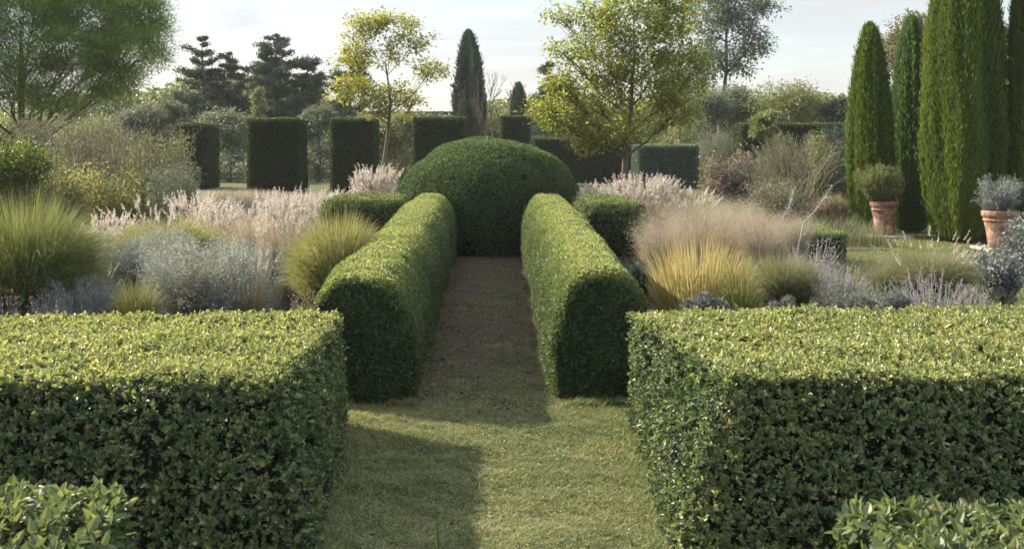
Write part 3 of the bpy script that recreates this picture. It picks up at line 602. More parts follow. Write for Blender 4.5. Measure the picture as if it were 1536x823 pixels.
# ivy column, small cone, bare tree
d = 58
cypress(703, 26, 50, d, 101, 'dark ivy clad column of a tree standing alone behind the dome', con_m, dens=900, LS=2.2, inset=.3, nm='columnar_tree', group='distant columnar trees', tw=.30, flute=.15, shoulder=.5)
cypress(778, 13, 128, 62, 102, 'short dark cone shaped tree above the smallest block', con_m, dens=900, LS=2.2, inset=.2, nm='columnar_tree', group='distant columnar trees', tw=.5, flute=.06)
def bare_tree(px, ytop, d, seed, label):
    r = rng(seed); H = gz(ytop, d); root = empty('bare_tree', (gx(px, d), d, 0), label, 'tree', None); T = MB(); S = MB()
    def grow(M, p, v, ln, rad, dep):
        e = p + v*ln; mid = (p+e)/2 + r.normal(0, .05, 3)*ln; tube(M, bez(p, mid, e, 5), np.linspace(rad, rad*.6, 5), 5)
        if dep == 0: return
        for i in range(3):
            nv = v + r.normal(0, .30, 3); nv[2] = abs(nv[2])*.7 + .55; nv /= np.linalg.norm(nv)
            grow(S, p + (e-p)*r.uniform(.55, 1), nv, ln*r.uniform(.5, .75), rad*.55, dep-1)
    grow(T, np.array([0, 0, 0.]), np.array([0.02, 0, 1.]), H*.42, .085, 5)
    T.build('trunk', [bark_m], root); S.build('branches', [bark_m], root)
bare_tree(738, 100, 56, 103, 'leafless tree with upright twigs right of the ivy clad column')
bare_tree(758, 122, 64, 107, 'smaller leafless tree just left of the short dark cone')

# background screen of individual bushy trees filling the skyline
for i, (px, hw, yt, d, m, lb) in enumerate([
    (35, 60, 165, 60, olive_m, 'olive green bush beneath the left side of the pine'), (150, 60, 172, 66, olive_m, 'pale green tree beneath the pine crown'),
    (215, 40, 160, 60, greyl_m, 'grey green tree at the tip of the pine crown'), (345, 45, 168, 54, greyl_m, 'grey green bushy tree between the leftmost and widest blocks'),
    (478, 30, 160, 54, greyl_m, 'grey bushy tree in the gap left of the second block'), (590, 46, 172, 52, olive_m, 'olive bushy tree in the gap behind the thin trunk'),
    (640, 40, 168, 70, con_m, 'low dark tree left of the ivy clad column'), (722, 36, 182, 58, olive_m, 'light green bush low between the two blocks behind the dome'),
    (745, 40, 160, 78, olive_m, 'low greenish tree behind the leafless trees'), (455, 50, 120, 80, olive_m, 'distant olive tree right of the ragged conifers'),
    (350, 60, 150, 84, con_m, 'distant dark tree below the ragged conifers'), (1000, 60, 150, 70, olive_m, 'olive green tree behind the trunk side of the yellow tree'),
    (860, 50, 140, 74, olive_m, 'distant green tree behind the left side of the yellow tree'), (1430, 60, 120, 64, con_m, 'dark tree hidden behind the wide cypress'),
    (1330, 36, 170, 48, con_m, 'dark bush glimpsed between the slim cypresses'), (1530, 50, 150, 60, olive_m, 'green tree at the right edge behind the cypresses')]):
    bush_tree(px, hw, yt, d, 110+i, lb, m, 'background_tree', 'tree', 'trees filling the background', L=.15, ncl=210, nleaf=50, low=.2)
# far-off wood behind everything
def wood():
    r = rng(140); M = MB(); n = 150000
    x = r.uniform(-75, 75, n); top = 6.3 + 1.6*wob(np.stack([x, x*0, x*0], 1), .04, 3) + .9*wob(np.stack([x, x*0, x*0], 1), .17, 4)
    z = r.random(n)*top; y = 108 + r.random(n)*8 + 5*wob(np.stack([x, z, x*0], 1), .09, 6); P = np.stack([x, y, z], 1)
    L = r.uniform(.3, .7, n); leaf4(M, P, rdir(r, n), rdir(r, n), L, L*.6, r.random(n), 0)
    xs = np.linspace(-90, 90, 60); grid(M, np.stack([np.stack([xs, xs*0+118, xs*0-1], 1), np.stack([xs, xs*0+119, xs*0+5.0], 1)]), 1)
    tag(M.build('far_woodland', [olive_m, core_m]), 'muted band of distant woodland closing the horizon', None, kind='stuff')
wood()

# ================================================================== GRASSES AND SHRUBS
def gmat(name, base, tips, **k): return leaf_mat(name, base, tips, transl=k.pop('transl', .4), tt=(1.25, 1.25, .95), rough=.55, spec=.25, **k)
g_green = gmat('green_grass_blades', [(0.034, 0.063, 0.018), (0.055, 0.095, 0.024), (0.082, 0.127, 0.032)], [(0.098, 0.138, 0.044), (0.173, 0.203, 0.074), (0.301, 0.272, 0.153)])
g_yg = gmat('yellow_green_blades', [(0.041, 0.069, 0.020), (0.075, 0.111, 0.028), (0.114, 0.154, 0.043)], [(0.162, 0.186, 0.062), (0.262, 0.262, 0.108), (0.374, 0.327, 0.184)])
g_amber = gmat('amber_blades', [(0.095, 0.117, 0.047), (0.160, 0.172, 0.065), (0.237, 0.213, 0.083)], [(0.290, 0.266, 0.126), (0.432, 0.350, 0.173), (0.578, 0.448, 0.272)])
g_tan = gmat('straw_blades', [(.10, .10, .05), (.16, .15, .08), (.22, .20, .12)], [(.28, .24, .17), (.34, .29, .22), (.40, .34, .27)])
g_haze = gmat('fine_haze_stems', [(0.127, 0.127, 0.081), (0.184, 0.172, 0.115), (0.241, 0.218, 0.161)], [(0.253, 0.218, 0.190), (0.322, 0.276, 0.241), (0.414, 0.356, 0.310)])
g_dull = gmat('dull_green_blades', [(.045, .065, .028), (.07, .09, .04), (.10, .12, .055)], [(.13, .15, .08), (.19, .20, .12), (.25, .23, .16)])
plume_m = leaf_mat('pink_plumes', [(.33, .305, .28), (.45, .42, .385), (.58, .55, .51)], tt=(1.1, 1.05, 1.0), transl=.5, rough=.8, spec=.1)
plume_pale = leaf_mat('pale_plumes', [(.42, .38, .33), (.54, .48, .43), (.66, .60, .54)], transl=.5, tt=(1.1, 1.1, 1.05), rough=.8, spec=.1)
silver_m = leaf_mat('silver_leaves', [(0.155, 0.174, 0.171), (0.241, 0.264, 0.257), (0.348, 0.371, 0.355), (0.454, 0.469, 0.454)], transl=.15, rough=.6, spec=.3)
blue_m = leaf_mat('blue_grey_leaves', [(0.085, 0.105, 0.114), (0.132, 0.155, 0.165), (0.194, 0.219, 0.226), (0.272, 0.291, 0.298)], transl=.12, rough=.6, spec=.3)
lav_m = leaf_mat('lavender_foliage', [(0.084, 0.102, 0.107), (0.137, 0.160, 0.164), (0.202, 0.225, 0.229), (0.278, 0.296, 0.296)], transl=.12, rough=.65, spec=.2)
purple_m = leaf_mat('violet_flowers', [(.14, .11, .22), (.24, .20, .34), (.36, .31, .46)], transl=.3, rough=.7, spec=.1)
pinkfl_m = leaf_mat('dusky_pink_flowers', [(.20, .13, .13), (.34, .24, .24), (.48, .38, .38)], transl=.3, rough=.7, spec=.1)
red_m = leaf_mat('reddish_leaves', [(0.101, 0.090, 0.077), (0.181, 0.155, 0.135), (0.282, 0.238, 0.211), (0.401, 0.347, 0.314)], transl=.25, rough=.6, spec=.2)
silvertwig_m = noise_mat('silver_twigs', [(.3, (.22, .22, .20)), (.7, (.42, .41, .38))], 8, 4, .9, .2)
shr_yg = leaf_mat('yellowing_shrub_leaves', [(0.068, 0.083, 0.037), (0.132, 0.147, 0.057), (0.233, 0.223, 0.093), (0.363, 0.310, 0.185)], transl=.4, rough=.5, spec=.35, patch=.2, pscale=1.2)
shr_dk = leaf_mat('fresh_dark_shrub_leaves', [(.022, .045, .012), (.05, .08, .018), (.11, .14, .025), (.18, .19, .04)], transl=.4, rough=.45, spec=.35)
broom_m = leaf_mat('broom_green', [(0.089, 0.099, 0.070), (0.138, 0.144, 0.098), (0.193, 0.193, 0.134), (0.320, 0.290, 0.203)], transl=.2, rough=.6, spec=.2)

def arcs(r, n, R, H, W, k, lean=1.0, jit=.25, curl=1.6, hvar=.35, drp=.20):
    """stem curves of a fountain shaped clump: (n,k,3)"""
    az = r.uniform(0, 6.283, n); q = np.sqrt(r.random(n)); base = np.stack([np.cos(az)*R*q, np.sin(az)*R*q], 1)
    az2 = az + r.normal(0, jit, n); h = H*(1-hvar*r.random(n))*(1-.15*q*lean)*(.84+.22*np.minimum(1, q*1.6)); out = W*lean*(q*.75+.25)*r.uniform(.6, 1.05, n)
    t = np.linspace(0, 1, k)[None]; o = out[:, None]*t**curl; z = h[:, None]*(t - drp*lean*t**3*(q[:, None]*1.2+.2))/(1-.6*drp*lean)
    return np.stack([base[:, :1] + np.cos(az2)[:, None]*o, base[:, 1:] + np.sin(az2)[:, None]*o, z], -1)
def strips(M, PT, wd, r, tint, mat=0, a0=0.0, a1=1.0):
    n, k, _ = PT.shape; T = unit(np.gradient(PT, axis=1)); S = unit(np.cross(T, rdir(r, n)[:, None]))
    t = np.linspace(0, 1, k)[None, :, None]; ww = np.broadcast_to(wd, (n,))[:, None, None]*np.minimum(1, (1.03-t)*2.2)*.5
    V = np.stack([PT - S*ww, PT + S*ww], 2).reshape(-1, 3)
    b = np.arange(n)[:, None]*2*k; i = np.arange(k-1)[None]*2
    F = np.stack([b+i, b+i+1, b+i+3, b+i+2], -1).reshape(-1, 4)
    al = a0 + (a1-a0)*(np.arange(k-1)+.5)/(k-1)
    M.add(V, F, mat, np.repeat(np.broadcast_to(tint, (n,)), k-1), np.tile(al, n))
def foxtails(M, B, D, r, L, W, per=26, mat=0):
    """fluffy seed heads: base B, axis D"""
    n = len(B); ci = np.repeat(np.arange(n), per); u = r.random(n*per); Lr = (L*r.uniform(.7, 1.2, n))[ci]
    bend = rdir(r, n)[ci]*.12 + [0, 0, -.10]
    P = B[ci] + D[ci]*(u*Lr)[:, None] + bend*(Lr*u*u)[:, None]
    Dr = unit(rdir(r, n*per)*1.0 + D[ci]*1.3); ll = W*(1.15-.7*u)*r.uniform(.8, 1.3, n*per)
    leaf4(M, P, Dr, rdir(r, n*per), ll, ll*.22, np.clip(r.normal(.5, .2, n*per), 0, 1), mat)
def grass(px, hw, ytop, d, m, seed, label, n=1500, wd=.006, plumes=0, pm=None, pl=.16, pw=.035, lean=1.0, name='ornamental_grass', group='ornamental grass clumps', k=7, stemh=1.0, haze=0, curl=1.6, rbase=.35, hvar=.35, cat='grass clump'):
    r = rng(seed); W = hw*d/FPX; H = gz(ytop, d); M = MB()
    bh = H*(1.0 if not plumes else .80)
    strips(M, arcs(r, n, W*rbase, bh, W*(1-rbase*.7), k, lean, .5, curl, hvar, .30), wd*r.uniform(.7, 1.3, n), r, np.clip(r.normal(.5, .25, n), 0, 1))
    o = M.build(name, [m], None, (gx(px, d), d, .0)); tag(o, label, cat, group)
    if plumes:
        Q = MB(); PT = arcs(r, plumes, W*rbase*1.1, H*.97, W*(1-rbase*.6), 6, lean*.8, .3, curl, .30)
        strips(Q, PT, .0035, r, .6, 1, .6, 1)
        Dd = unit(PT[:, -1]-PT[:, -2]); foxtails(Q, PT[:, -1] - Dd*pl*.3, unit(Dd + [.12, 0, .2]), r, pl, pw, 42)
        Q.build('seed_heads', [pm or plume_m, g_tan], o)
    if haze:
        Q = MB(); PT = arcs(r, haze//6, W*rbase, H, W*.85, 6, lean*.9, .4, curl, .25); strips(Q, PT, .0025, r, .5, 0, .3, 1)
        ci = np.repeat(np.arange(len(PT)), 40); u = r.uniform(.45, 1, len(ci)); f = u*5; i0 = np.minimum(f.astype(int), 4); fr = (f-i0)[:, None]
        P = PT[ci, i0]*(1-fr) + PT[ci, i0+1]*fr + r.normal(0, .035, (len(ci), 3))
        L = r.uniform(.012, .04, len(ci)); leaf4(Q, P, unit(rdir(r, len(ci)) + [0, 0, .5]), rdir(r, len(ci)), L, .0035, r.random(len(ci)), 0, 1.0)
        Q.build('seed_heads', [g_haze], o)
    return o
def shrub(px, hw, ytop, d, m, seed, label, n=160, L=.03, W=.01, per=70, stem=twig_m, name='shrub', group='shrubs in the borders', lean=.9, flowers=None, flfrac=.35, rbase=.45, curl=1.2, hvar=.55, sr=.004, sig=.02, fcl=None, cat='shrub', frm=.12, z0=0, y0=None, dirup=.6, tilt=1.0):
    r = rng(seed); Wd = hw*d/FPX; H = gz(ytop, d) - z0; M = MB()
    PT = arcs(r, n, Wd*rbase, H, Wd*(1-rbase*.6), 7, lean, .45, curl, hvar)
    PT[:, 1:-1] += r.normal(0, .012*H, (n, 5, 3)); tubes(M, PT, sr, sr*.35, 3, 1, .5)
    ci = np.repeat(np.arange(n), per); u = frm + (1-frm)*r.random(len(ci)); f = u*6; i0 = np.minimum(f.astype(int), 5); fr = (f-i0)[:, None]
    P = PT[ci, i0]*(1-fr) + PT[ci, i0+1]*fr + r.normal(0, sig, (len(ci), 3)); T = unit(PT[ci, i0+1]-PT[ci, i0])
    D = unit(T*dirup + rdir(r, len(ci))*tilt); ll = L*r.uniform(.6, 1.3, len(ci)); tint = np.clip(r.beta(2, 2, len(ci))*.7 + (r.random(n)*.3)[ci], 0, 1)
    if flowers is None: leaf4(M, P, D, rdir(r, len(ci)), ll, ll*W/L, tint, 0)
    else:
        fl = (u > 1-flfrac) & (r.random(n) < .7)[ci]
        leaf4(M, P[~fl], D[~fl], rdir(r, (~fl).sum()), ll[~fl], ll[~fl]*W/L, tint[~fl], 0)
        Q = PT[ci, i0]*(1-fr) + PT[ci, i0+1]*fr + r.normal(0, .007, (len(ci), 3))
        leaf4(M, Q[fl], D[fl], rdir(r, fl.sum()), ll[fl]*.55, ll[fl]*.35, tint[fl], 2)
    o = M.build(name, [m, stem] + ([flowers] if flowers else []), None, (gx(px, d), d, z0)); return tag(o, label, cat, group)
def hummock(px, hw, ytop, d, m, seed, label, n=9000, L=.05, name='lavender_mound', group='clipped lavender mounds'):
    r = rng(seed); W = hw*d/FPX; H = gz(ytop, d); M = MB()
    for (ox, oy, sc1, wt) in ((0, .1, .85, .35), (-.5, .1, .62, .2), (.52, -.05, .58, .2), (-.1, -.3, .6, .15), (.8, .2, .4, .1)):
        k = int(n*wt); U = rdir(r, k); U[:, 2] = np.abs(U[:, 2]); R3 = np.array([W*.72*sc1, W*.6*sc1, H*(.75+.25*sc1) - L*.6])
        P = U*R3 + [ox*W, oy*W, 0]; N = unit(U/R3); P += N*(wob(P, 3, seed)*.035)[:, None]
        ll = L*r.uniform(.6, 1.2, k); leaf4(M, P - N*.02, unit(N + rdir(r, k)*.55 + [0, 0, .3]), rdir(r, k), ll, .007, np.clip(r.normal(.5, .25, k), 0, 1), 0)
        S, T = np.meshgrid(np.linspace(0, np.pi/2, 8), np.linspace(0, 6.2832, 17)); grid(M, np.stack([np.cos(S)*np.cos(T)*R3[0]*.93 + ox*W, np.cos(S)*np.sin(T)*R3[1]*.93 + oy*W, np.sin(S)*R3[2]*.93], -1), 1)
    return tag(M.build(name, [m, core_m], None, (gx(px, d), d, 0)), label, 'lavender', group)

# ---- left border
grass(38, 125, 258, 11.0, g_green, 201, 'big deep green fountain grass at the far left', 9500, .0048, k=9, rbase=.55, hvar=.45, lean=1.15, curl=1.7)
shrub(6, 30, 415, 9.6, lav_m, 202, 'lavender with thin violet spikes at the left edge, under the big grass', 60, .02, .005, 60, flowers=purple_m, name='lavender', group='lavender and catmint', cat='lavender', lean=.7)
shrub(75, 40, 425, 10.0, lav_m, 216, 'low dark lavender right of the violet spikes, against the hedge', 110, .022, .006, 70, flowers=purple_m, flfrac=.15, name='lavender', group='lavender and catmint', cat='lavender')
shrub(165, 62, 338, 12.4, blue_m, 203, 'blue grey mounding shrub beside the deep green grass', 420, .032, .007, 110, name='silver_shrub', group='silver leaved shrubs', stem=silvertwig_m)
shrub(245, 52, 322, 13.6, silver_m, 204, 'upright silver shrub in front of the straw coloured grass', 320, .030, .007, 100, name='silver_shrub', group='silver leaved shrubs', stem=silvertwig_m, lean=.7)
shrub(305, 100, 336, 11.0, silver_m, 205, 'largest silver shrub, spreading behind the left flat hedge', 760, .026, .009, 120, name='silver_shrub', group='silver leaved shrubs', stem=silvertwig_m, hvar=.6)
shrub(400, 55, 330, 12.2, silver_m, 217, 'tall loose silver stems left of the yellow green fountain grass', 130, .024, .007, 80, name='silver_shrub', group='silver leaved shrubs', stem=silvertwig_m, lean=.8)
shrub(125, 70, 400, 10.6, blue_m, 218, 'low blue grey shrub at the foot of the deep green grass', 330, .028, .006, 90, name='silver_shrub', group='silver leaved shrubs', stem=silvertwig_m)
grass(205, 50, 392, 10.3, g_yg, 206, 'small yellow green grass tuft between silver shrubs', 800, .005)
grass(252, 100, 276, 15.2, g_yg, 207, 'wide straw yellow grass in the middle of the left border', 5200, .006, plumes=60, pm=plume_m)
grass(165, 48, 312, 15.5, g_tan, 208, 'pink topped grass right of the deep green clump', 1100, .006, plumes=110, pl=.2, pw=.045)
grass(335, 48, 296, 17.0, g_tan, 209, 'pink plumed grass behind the upright silver stems', 1000, .006, plumes=130, pl=.2, pw=.045)
grass(300, 50, 283, 19.0, g_tan, 219, 'pale plumed grass at the back of the straw yellow one', 1000, .006, plumes=110, pl=.22, pw=.05)
grass(430, 56, 280, 12.6, g_haze, 210, 'tall stiff pink plumed grass left of the yellow green fountain', 2000, .0045, plumes=230, pl=.15, pw=.030, lean=.50, curl=1.1, rbase=.62, hvar=.25)
grass(508, 86, 290, 11.6, g_yg, 211, 'yellow green fountain grass beside the left rounded hedge', 8000, .0048, k=9, rbase=.5, hvar=.45, lean=1.1, curl=1.7)
shrub(355, 40, 338, 14.2, greyl_m, 212, 'bushy perennial with dusky pink heads amid the silver shrubs', 130, .03, .012, 60, flowers=pinkfl_m, flfrac=.25)
shrub(452, 26, 412, 10.2, greyl_m, 213, 'small dusky pink flower heads beside the left rounded hedge', 70, .022, .01, 60, flowers=pinkfl_m, flfrac=.3)
grass(563, 44, 250, 24.5, g_haze, 214, 'pink plumed grass directly left of the dome', 900, .009, plumes=170, pl=.3, pw=.07, lean=.8)
grass(492, 36, 284, 22.0, g_haze, 215, 'pale pink grass in front of the second block', 700, .009, plumes=110, pl=.26, pw=.06)
grass(425, 40, 290, 20.5, g_haze, 220, 'pale pink grass at the foot of the widest block', 700, .009, plumes=110, pl=.24, pw=.055)
def meadow():
    r = rng(230); M = MB(); n = 60000
    P = np.stack([r.uniform(-16, -1.9, n), 18.5 + r.random(n)*19, np.zeros(n)], 1)
    h = r.uniform(.20, .48, n)*(1+.3*wob(P, .15, 2)); blades(M, P, r, h, r.uniform(.008, .016, n), np.clip(r.normal(.5, .25, n), 0, 1), .5, 3)
    tag(M.build('dry_meadow_grass', [g_haze]), 'dry pinkish beige meadow grass at the foot of the blocks', None, kind='stuff')
    M = MB(); n = 30000
    P = np.stack([r.uniform(1.9, 7.5, n), 21 + r.random(n)*16, np.zeros(n)], 1)
    blades(M, P, r, r.uniform(.25, .6, n), r.uniform(.008, .014, n), np.clip(r.normal(.5, .25, n), 0, 1), .5, 3)
    tag(M.build('dry_meadow_grass', [g_dull]), 'dull green and beige ground planting behind the right border', None, kind='stuff')
    M = MB(); n = 42000
    x = np.where(r.random(n) < .6, r.uniform(-7, -1.5, n), r.uniform(1.4, 6.0, n)); P = np.stack([x, 8.8 + r.random(n)*9, x*0], 1)
    blades(M, P, r, r.uniform(.12, .38, n), r.uniform(.005, .010, n), np.clip(r.normal(.5, .25, n), 0, 1), .8, 3)
    tag(M.build('border_undergrowth', [g_dull]), 'low undergrowth between the border plants', None, kind='stuff')
meadow()
# left back shrubs
shrub(22, 52, 195, 21, shr_dk, 231, 'dense fresh green shrub at the left edge below the pine', 420, .07, .032, 90, sig=.06, group='loose shrubs at the left back')
shrub(95, 40, 232, 20.5, shr_yg, 232, 'yellowing shrub right of the dense green one', 200, .06, .026, 60, sig=.09, hvar=.75, group='loose shrubs at the left back')
shrub(170, 60, 232, 21.5, shr_yg, 233, 'gold tinged shrub in the middle of the loose shrubs', 240, .06, .026, 60, sig=.09, hvar=.75, group='loose shrubs at the left back')
shrub(240, 62, 182, 23.5, olive_m, 234, 'tall twiggy shrub with upright wands before the leftmost block', 260, .055, .02, 55, sig=.05, lean=.6, group='loose shrubs at the left back', sr=.008)
shrub(140, 85, 166, 26.0, broom_m, 235, 'grey green willowy shrub behind the yellowing ones', 420, .07, .018, 80, sig=.05, lean=.6, group='loose shrubs at the left back', sr=.008)
shrub(262, 46, 228, 21, greyl_m, 236, 'grey leaved shrub with pale tips at the foot of the leftmost block', 220, .05, .014, 70, sig=.04, lean=.7, group='loose shrubs at the left back')
shrub(55, 40, 160, 27.0, broom_m, 237, 'tall wispy shrub under the pine at the left', 260, .07, .02, 70, sig=.05, lean=.6, group='loose shrubs at the left back', sr=.008)

shrub(195, 100, 160, 22.6, broom_m, 279, 'tall reedy thicket of upright wands in front of the leftmost block', 260, .06, .014, 46, sig=.03, lean=.45, group='loose shrubs at the left back', sr=.007, hvar=.65, rbase=.8, tilt=.6, dirup=1)
shrub(60, 60, 176, 23.0, olive_m, 280, 'upright olive wands between the dense green and the yellowing shrub', 150, .06, .018, 46, sig=.04, lean=.45, group='loose shrubs at the left back', sr=.007, hvar=.6, rbase=.8, dirup=.9)
grass(290, 44, 372, 10.6, g_dull, 283, 'thin dull green grass growing up through the largest silver shrub', 1300, .004, haze=500, hvar=.7)
grass(372, 46, 350, 10.8, g_tan, 284, 'straw coloured grass leaning over the right of the largest silver shrub', 900, .004, plumes=24, pl=.12, pw=.022, hvar=.7)
grass(140, 44, 362, 11.4, g_tan, 285, 'thin straw grass between the deep green clump and the silver shrubs', 800, .004, plumes=20, pl=.12, pw=.022, hvar=.7)
grass(960, 40, 372, 12.6, g_dull, 286, 'dull green grass beside the right rounded hedge, left of the amber clump', 1400, .004, hvar=.6)
grass(1110, 50, 350, 10.8, g_yg, 287, 'wispy yellow green grass leaning out of the right of the amber clump', 700, .0045, lean=1.25, hvar=.7)
grass(380, 44, 296, 13.4, g_haze, 281, 'loose fawn grass with nodding heads behind the largest silver shrub', 1200, .0045, haze=1500, hvar=.6)
# ---- right border
grass(966, 66, 258, 20.2, g_haze, 241, 'large pink plumed grass in front of the low bluish block', 1400, .008, plumes=240, pl=.26, pw=.06, lean=.85)
grass(888, 26, 268, 20.0, g_haze, 242, 'small pale plumed grass right behind the right rounded hedge', 600, .008, plumes=70, pm=plume_pale, pl=.2, pw=.05)
shrub(905, 22, 266, 19.6, silver_m, 256, 'pale silver perennial beside the small plumed grass', 90, .04, .01, 50, stem=silvertwig_m, name='silver_shrub', group='silver leaved shrubs')
grass(1058, 104, 280, 15.5, g_haze, 243, 'wide hazy beige grass in the middle of the right border', 1700, .004, haze=3000, hvar=.6)
grass(992, 56, 300, 14.2, g_haze, 244, 'hazy fawn grass left of the amber one', 900, .004, haze=1500, hvar=.6)
grass(1142, 58, 296, 14.6, g_haze, 245, 'hazy fawn grass right of the wide beige one', 900, .004, haze=1500, hvar=.6)
grass(1105, 60, 284, 18.5, g_haze, 276, 'hazy fawn grass at the back, below the reddish shrub', 900, .005, haze=1500, hvar=.6)
grass(1035, 50, 276, 20.5, g_haze, 277, 'hazy fawn grass right behind the large pink plumed one', 900, .006, plumes=70, pm=plume_pale, pl=.2, pw=.045)
grass(1185, 50, 300, 17.5, g_haze, 278, 'thin hazy grass left of the knee high box hedge', 700, .005, haze=1200, hvar=.6)
grass(1050, 90, 328, 11.3, g_amber, 246, 'amber yellow grass clump glowing in the right border', 2600, .0060, lean=.85, k=8, rbase=.62, hvar=.68, curl=1.25)
grass(1172, 78, 360, 12.0, g_dull, 247, 'soft dull green grass right of the amber clump', 5200, .004, k=7)
hummock(1055, 46, 431, 9.7, blue_m, 248, 'blue grey lavender mound below the amber grass')
hummock(1186, 50, 438, 9.7, lav_m, 249, 'grey lavender mound below the dull green grass')
hummock(1285, 50, 436, 9.9, lav_m, 250, 'grey lavender mound near the middle of the right flat hedge')
hummock(958, 16, 384, 12.0, lav_m, 251, 'small dark lavender ball beside the right rounded hedge', 3000)
hummock(1345, 30, 434, 10.2, blue_m, 257, 'small bluish lavender mound left of the violet catmint')
shrub(1215, 46, 340, 13.6, silver_m, 252, 'loose silvery stems in front of the knee high box hedge', 110, .024, .007, 60, stem=silvertwig_m, name='silver_shrub', group='silver leaved shrubs', sr=.004, flowers=purple_m, flfrac=.3)
shrub(1262, 48, 385, 11.5, greyl_m, 253, 'grey tangled perennial right of the dull green grass', 180, .024, .007, 70, flowers=purple_m, flfrac=.2, stem=silvertwig_m, name='catmint', group='lavender and catmint', cat='perennial')
shrub(1400, 58, 385, 10.5, greyl_m, 254, 'catmint with violet flower spikes before the right hand grass', 150, .024, .008, 60, flowers=purple_m, flfrac=.4, stem=silvertwig_m, name='catmint', group='lavender and catmint', cat='perennial')
shrub(1462, 42, 420, 10.0, greyl_m, 258, 'low catmint right of the violet spikes, behind the flat hedge', 110, .022, .008, 60, flowers=purple_m, flfrac=.3, stem=silvertwig_m, name='catmint', group='lavender and catmint', cat='perennial')
shrub(1320, 40, 400, 11.0, greyl_m, 259, 'thin silvery stems between two lavender mounds on the right', 70, .024, .007, 60, stem=silvertwig_m, name='catmint', group='lavender and catmint', cat='perennial')
grass(1400, 78, 338, 13.2, g_dull, 255, 'rounded green grass in front of the wide cypress with arching pink heads', 6500, .0045, plumes=34, pl=.14, pw=.03)
grass(1330, 40, 372, 13.4, g_dull, 260, 'faint wispy grass left of the rounded green one', 600, .004)
# leafy silver shrub at right edge
shrub(1568, 58, 296, 15.2, blue_m, 261, 'silver blue leafy shrub at the right edge overlapping the second pot', 150, .065, .026, 46, name='silver_shrub', group='silver leaved shrubs', stem=twig_m, sr=.009, sig=.03, lean=1.0)
shrub(1498, 42, 352, 13.6, blue_m, 275, 'low silver blue leafy shrub below the second pot near the right edge', 90, .06, .024, 40, name='silver_shrub', group='silver leaved shrubs', stem=twig_m, sr=.008, sig=.03, lean=1.0)
# back right shrubs
shrub(1098, 44, 212, 33, red_m, 262, 'dusky reddish leaved shrub right of the low bluish block', 170, .10, .05, 46, sig=.11, hvar=.7, group='shrubs behind the right border', sr=.009)
shrub(1196, 74, 184, 26.5, broom_m, 263, 'big fan shaped broom like shrub with grey green wands', 620, .08, .012, 60, sig=.02, group='shrubs behind the right border', sr=.007, curl=.9, rbase=.2, hvar=.6, tilt=.45, dirup=1)
shrub(1190, 96, 172, 25.0, broom_m, 282, 'long arching bare wands fanning above the broom like shrub', 90, .07, .012, 26, sig=.015, group='shrubs behind the right border', sr=.008, curl=1.1, rbase=.12, hvar=.35, tilt=.45, dirup=1, lean=1.2)
shrub(1255, 30, 175, 31, greyl_m, 264, 'upright grey green shrub left of the first cypress', 220, .08, .03, 60, sig=.06, group='shrubs behind the right border', lean=.6)
shrub(1228, 16, 184, 25.2, olive_m, 265, 'narrow green stems behind the right of the broom like shrub', 60, .07, .025, 60, sig=.05, group='shrubs behind the right border', lean=.4)
shrub(1075, 30, 182, 50, greyl_m, 266, 'blue grey feathery shrub directly behind the low bluish block', 320, .08, .015, 70, sig=.06, group='shrubs behind the right border')
def thatch_mound(px, hw, ytop, d, seed):
    o = grass(px, hw, ytop, d, g_tan, seed, 'brown drooping grass mound with a sunlit straw top by the first cypress', 2600, .012, lean=1.3, name='drooping_grass', curl=1.0, hvar=.3, group=None)
thatch_mound(1246, 32, 282, 24.6, 267)
shrub(1160, 46, 255, 23.5, broom_m, 268, 'dark brown green twiggy shrub low behind the hazy grasses', 260, .05, .02, 60, sig=.05, group='shrubs behind the right border')

# long single pale branch arching out of the border
def wand(px0, py0, d0, px1, py1, d1, seed, label):
    r = rng(seed); a = np.array([gx(px0, d0), d0, gz(py0, d0)]); b = np.array([gx(px1, d1), d1, gz(py1, d1)]); M = MB(); base = np.array([a[0]-.15, d0+.1, 0.0])
    C = np.concatenate([bez(base, base*.4+a*.6, a, 5)[:-1], bez(a, (a+b)/2+[.03, 0, -.04], b, 12)])
    tube(M, C, np.linspace(.008, .003, len(C)), 5, 1); n = 150; u = .2 + .8*r.random(n); f = u*(len(C)-1); i = np.minimum(f.astype(int), len(C)-2); fr = (f-i)[:, None]
    P = C[i]*(1-fr)+C[i+1]*fr + r.normal(0, .022, (n, 3)); leaf4(M, P, unit(rdir(r, n)+(b-a)*.6), rdir(r, n), r.uniform(.015, .04, n), .011, r.random(n), 0)
    tag(M.build('silver_wand', [silver_m, silvertwig_m]), label, 'branch', 'long silver shoots reaching over the box hedge')
wand(1205, 335, 15, 1248, 278, 15.2, 271, 'long pale shoot rising diagonally toward the first cypress')
wand(1175, 325, 15, 1190, 285, 15.2, 272, 'shorter upright pale shoot over the left of the box hedge')

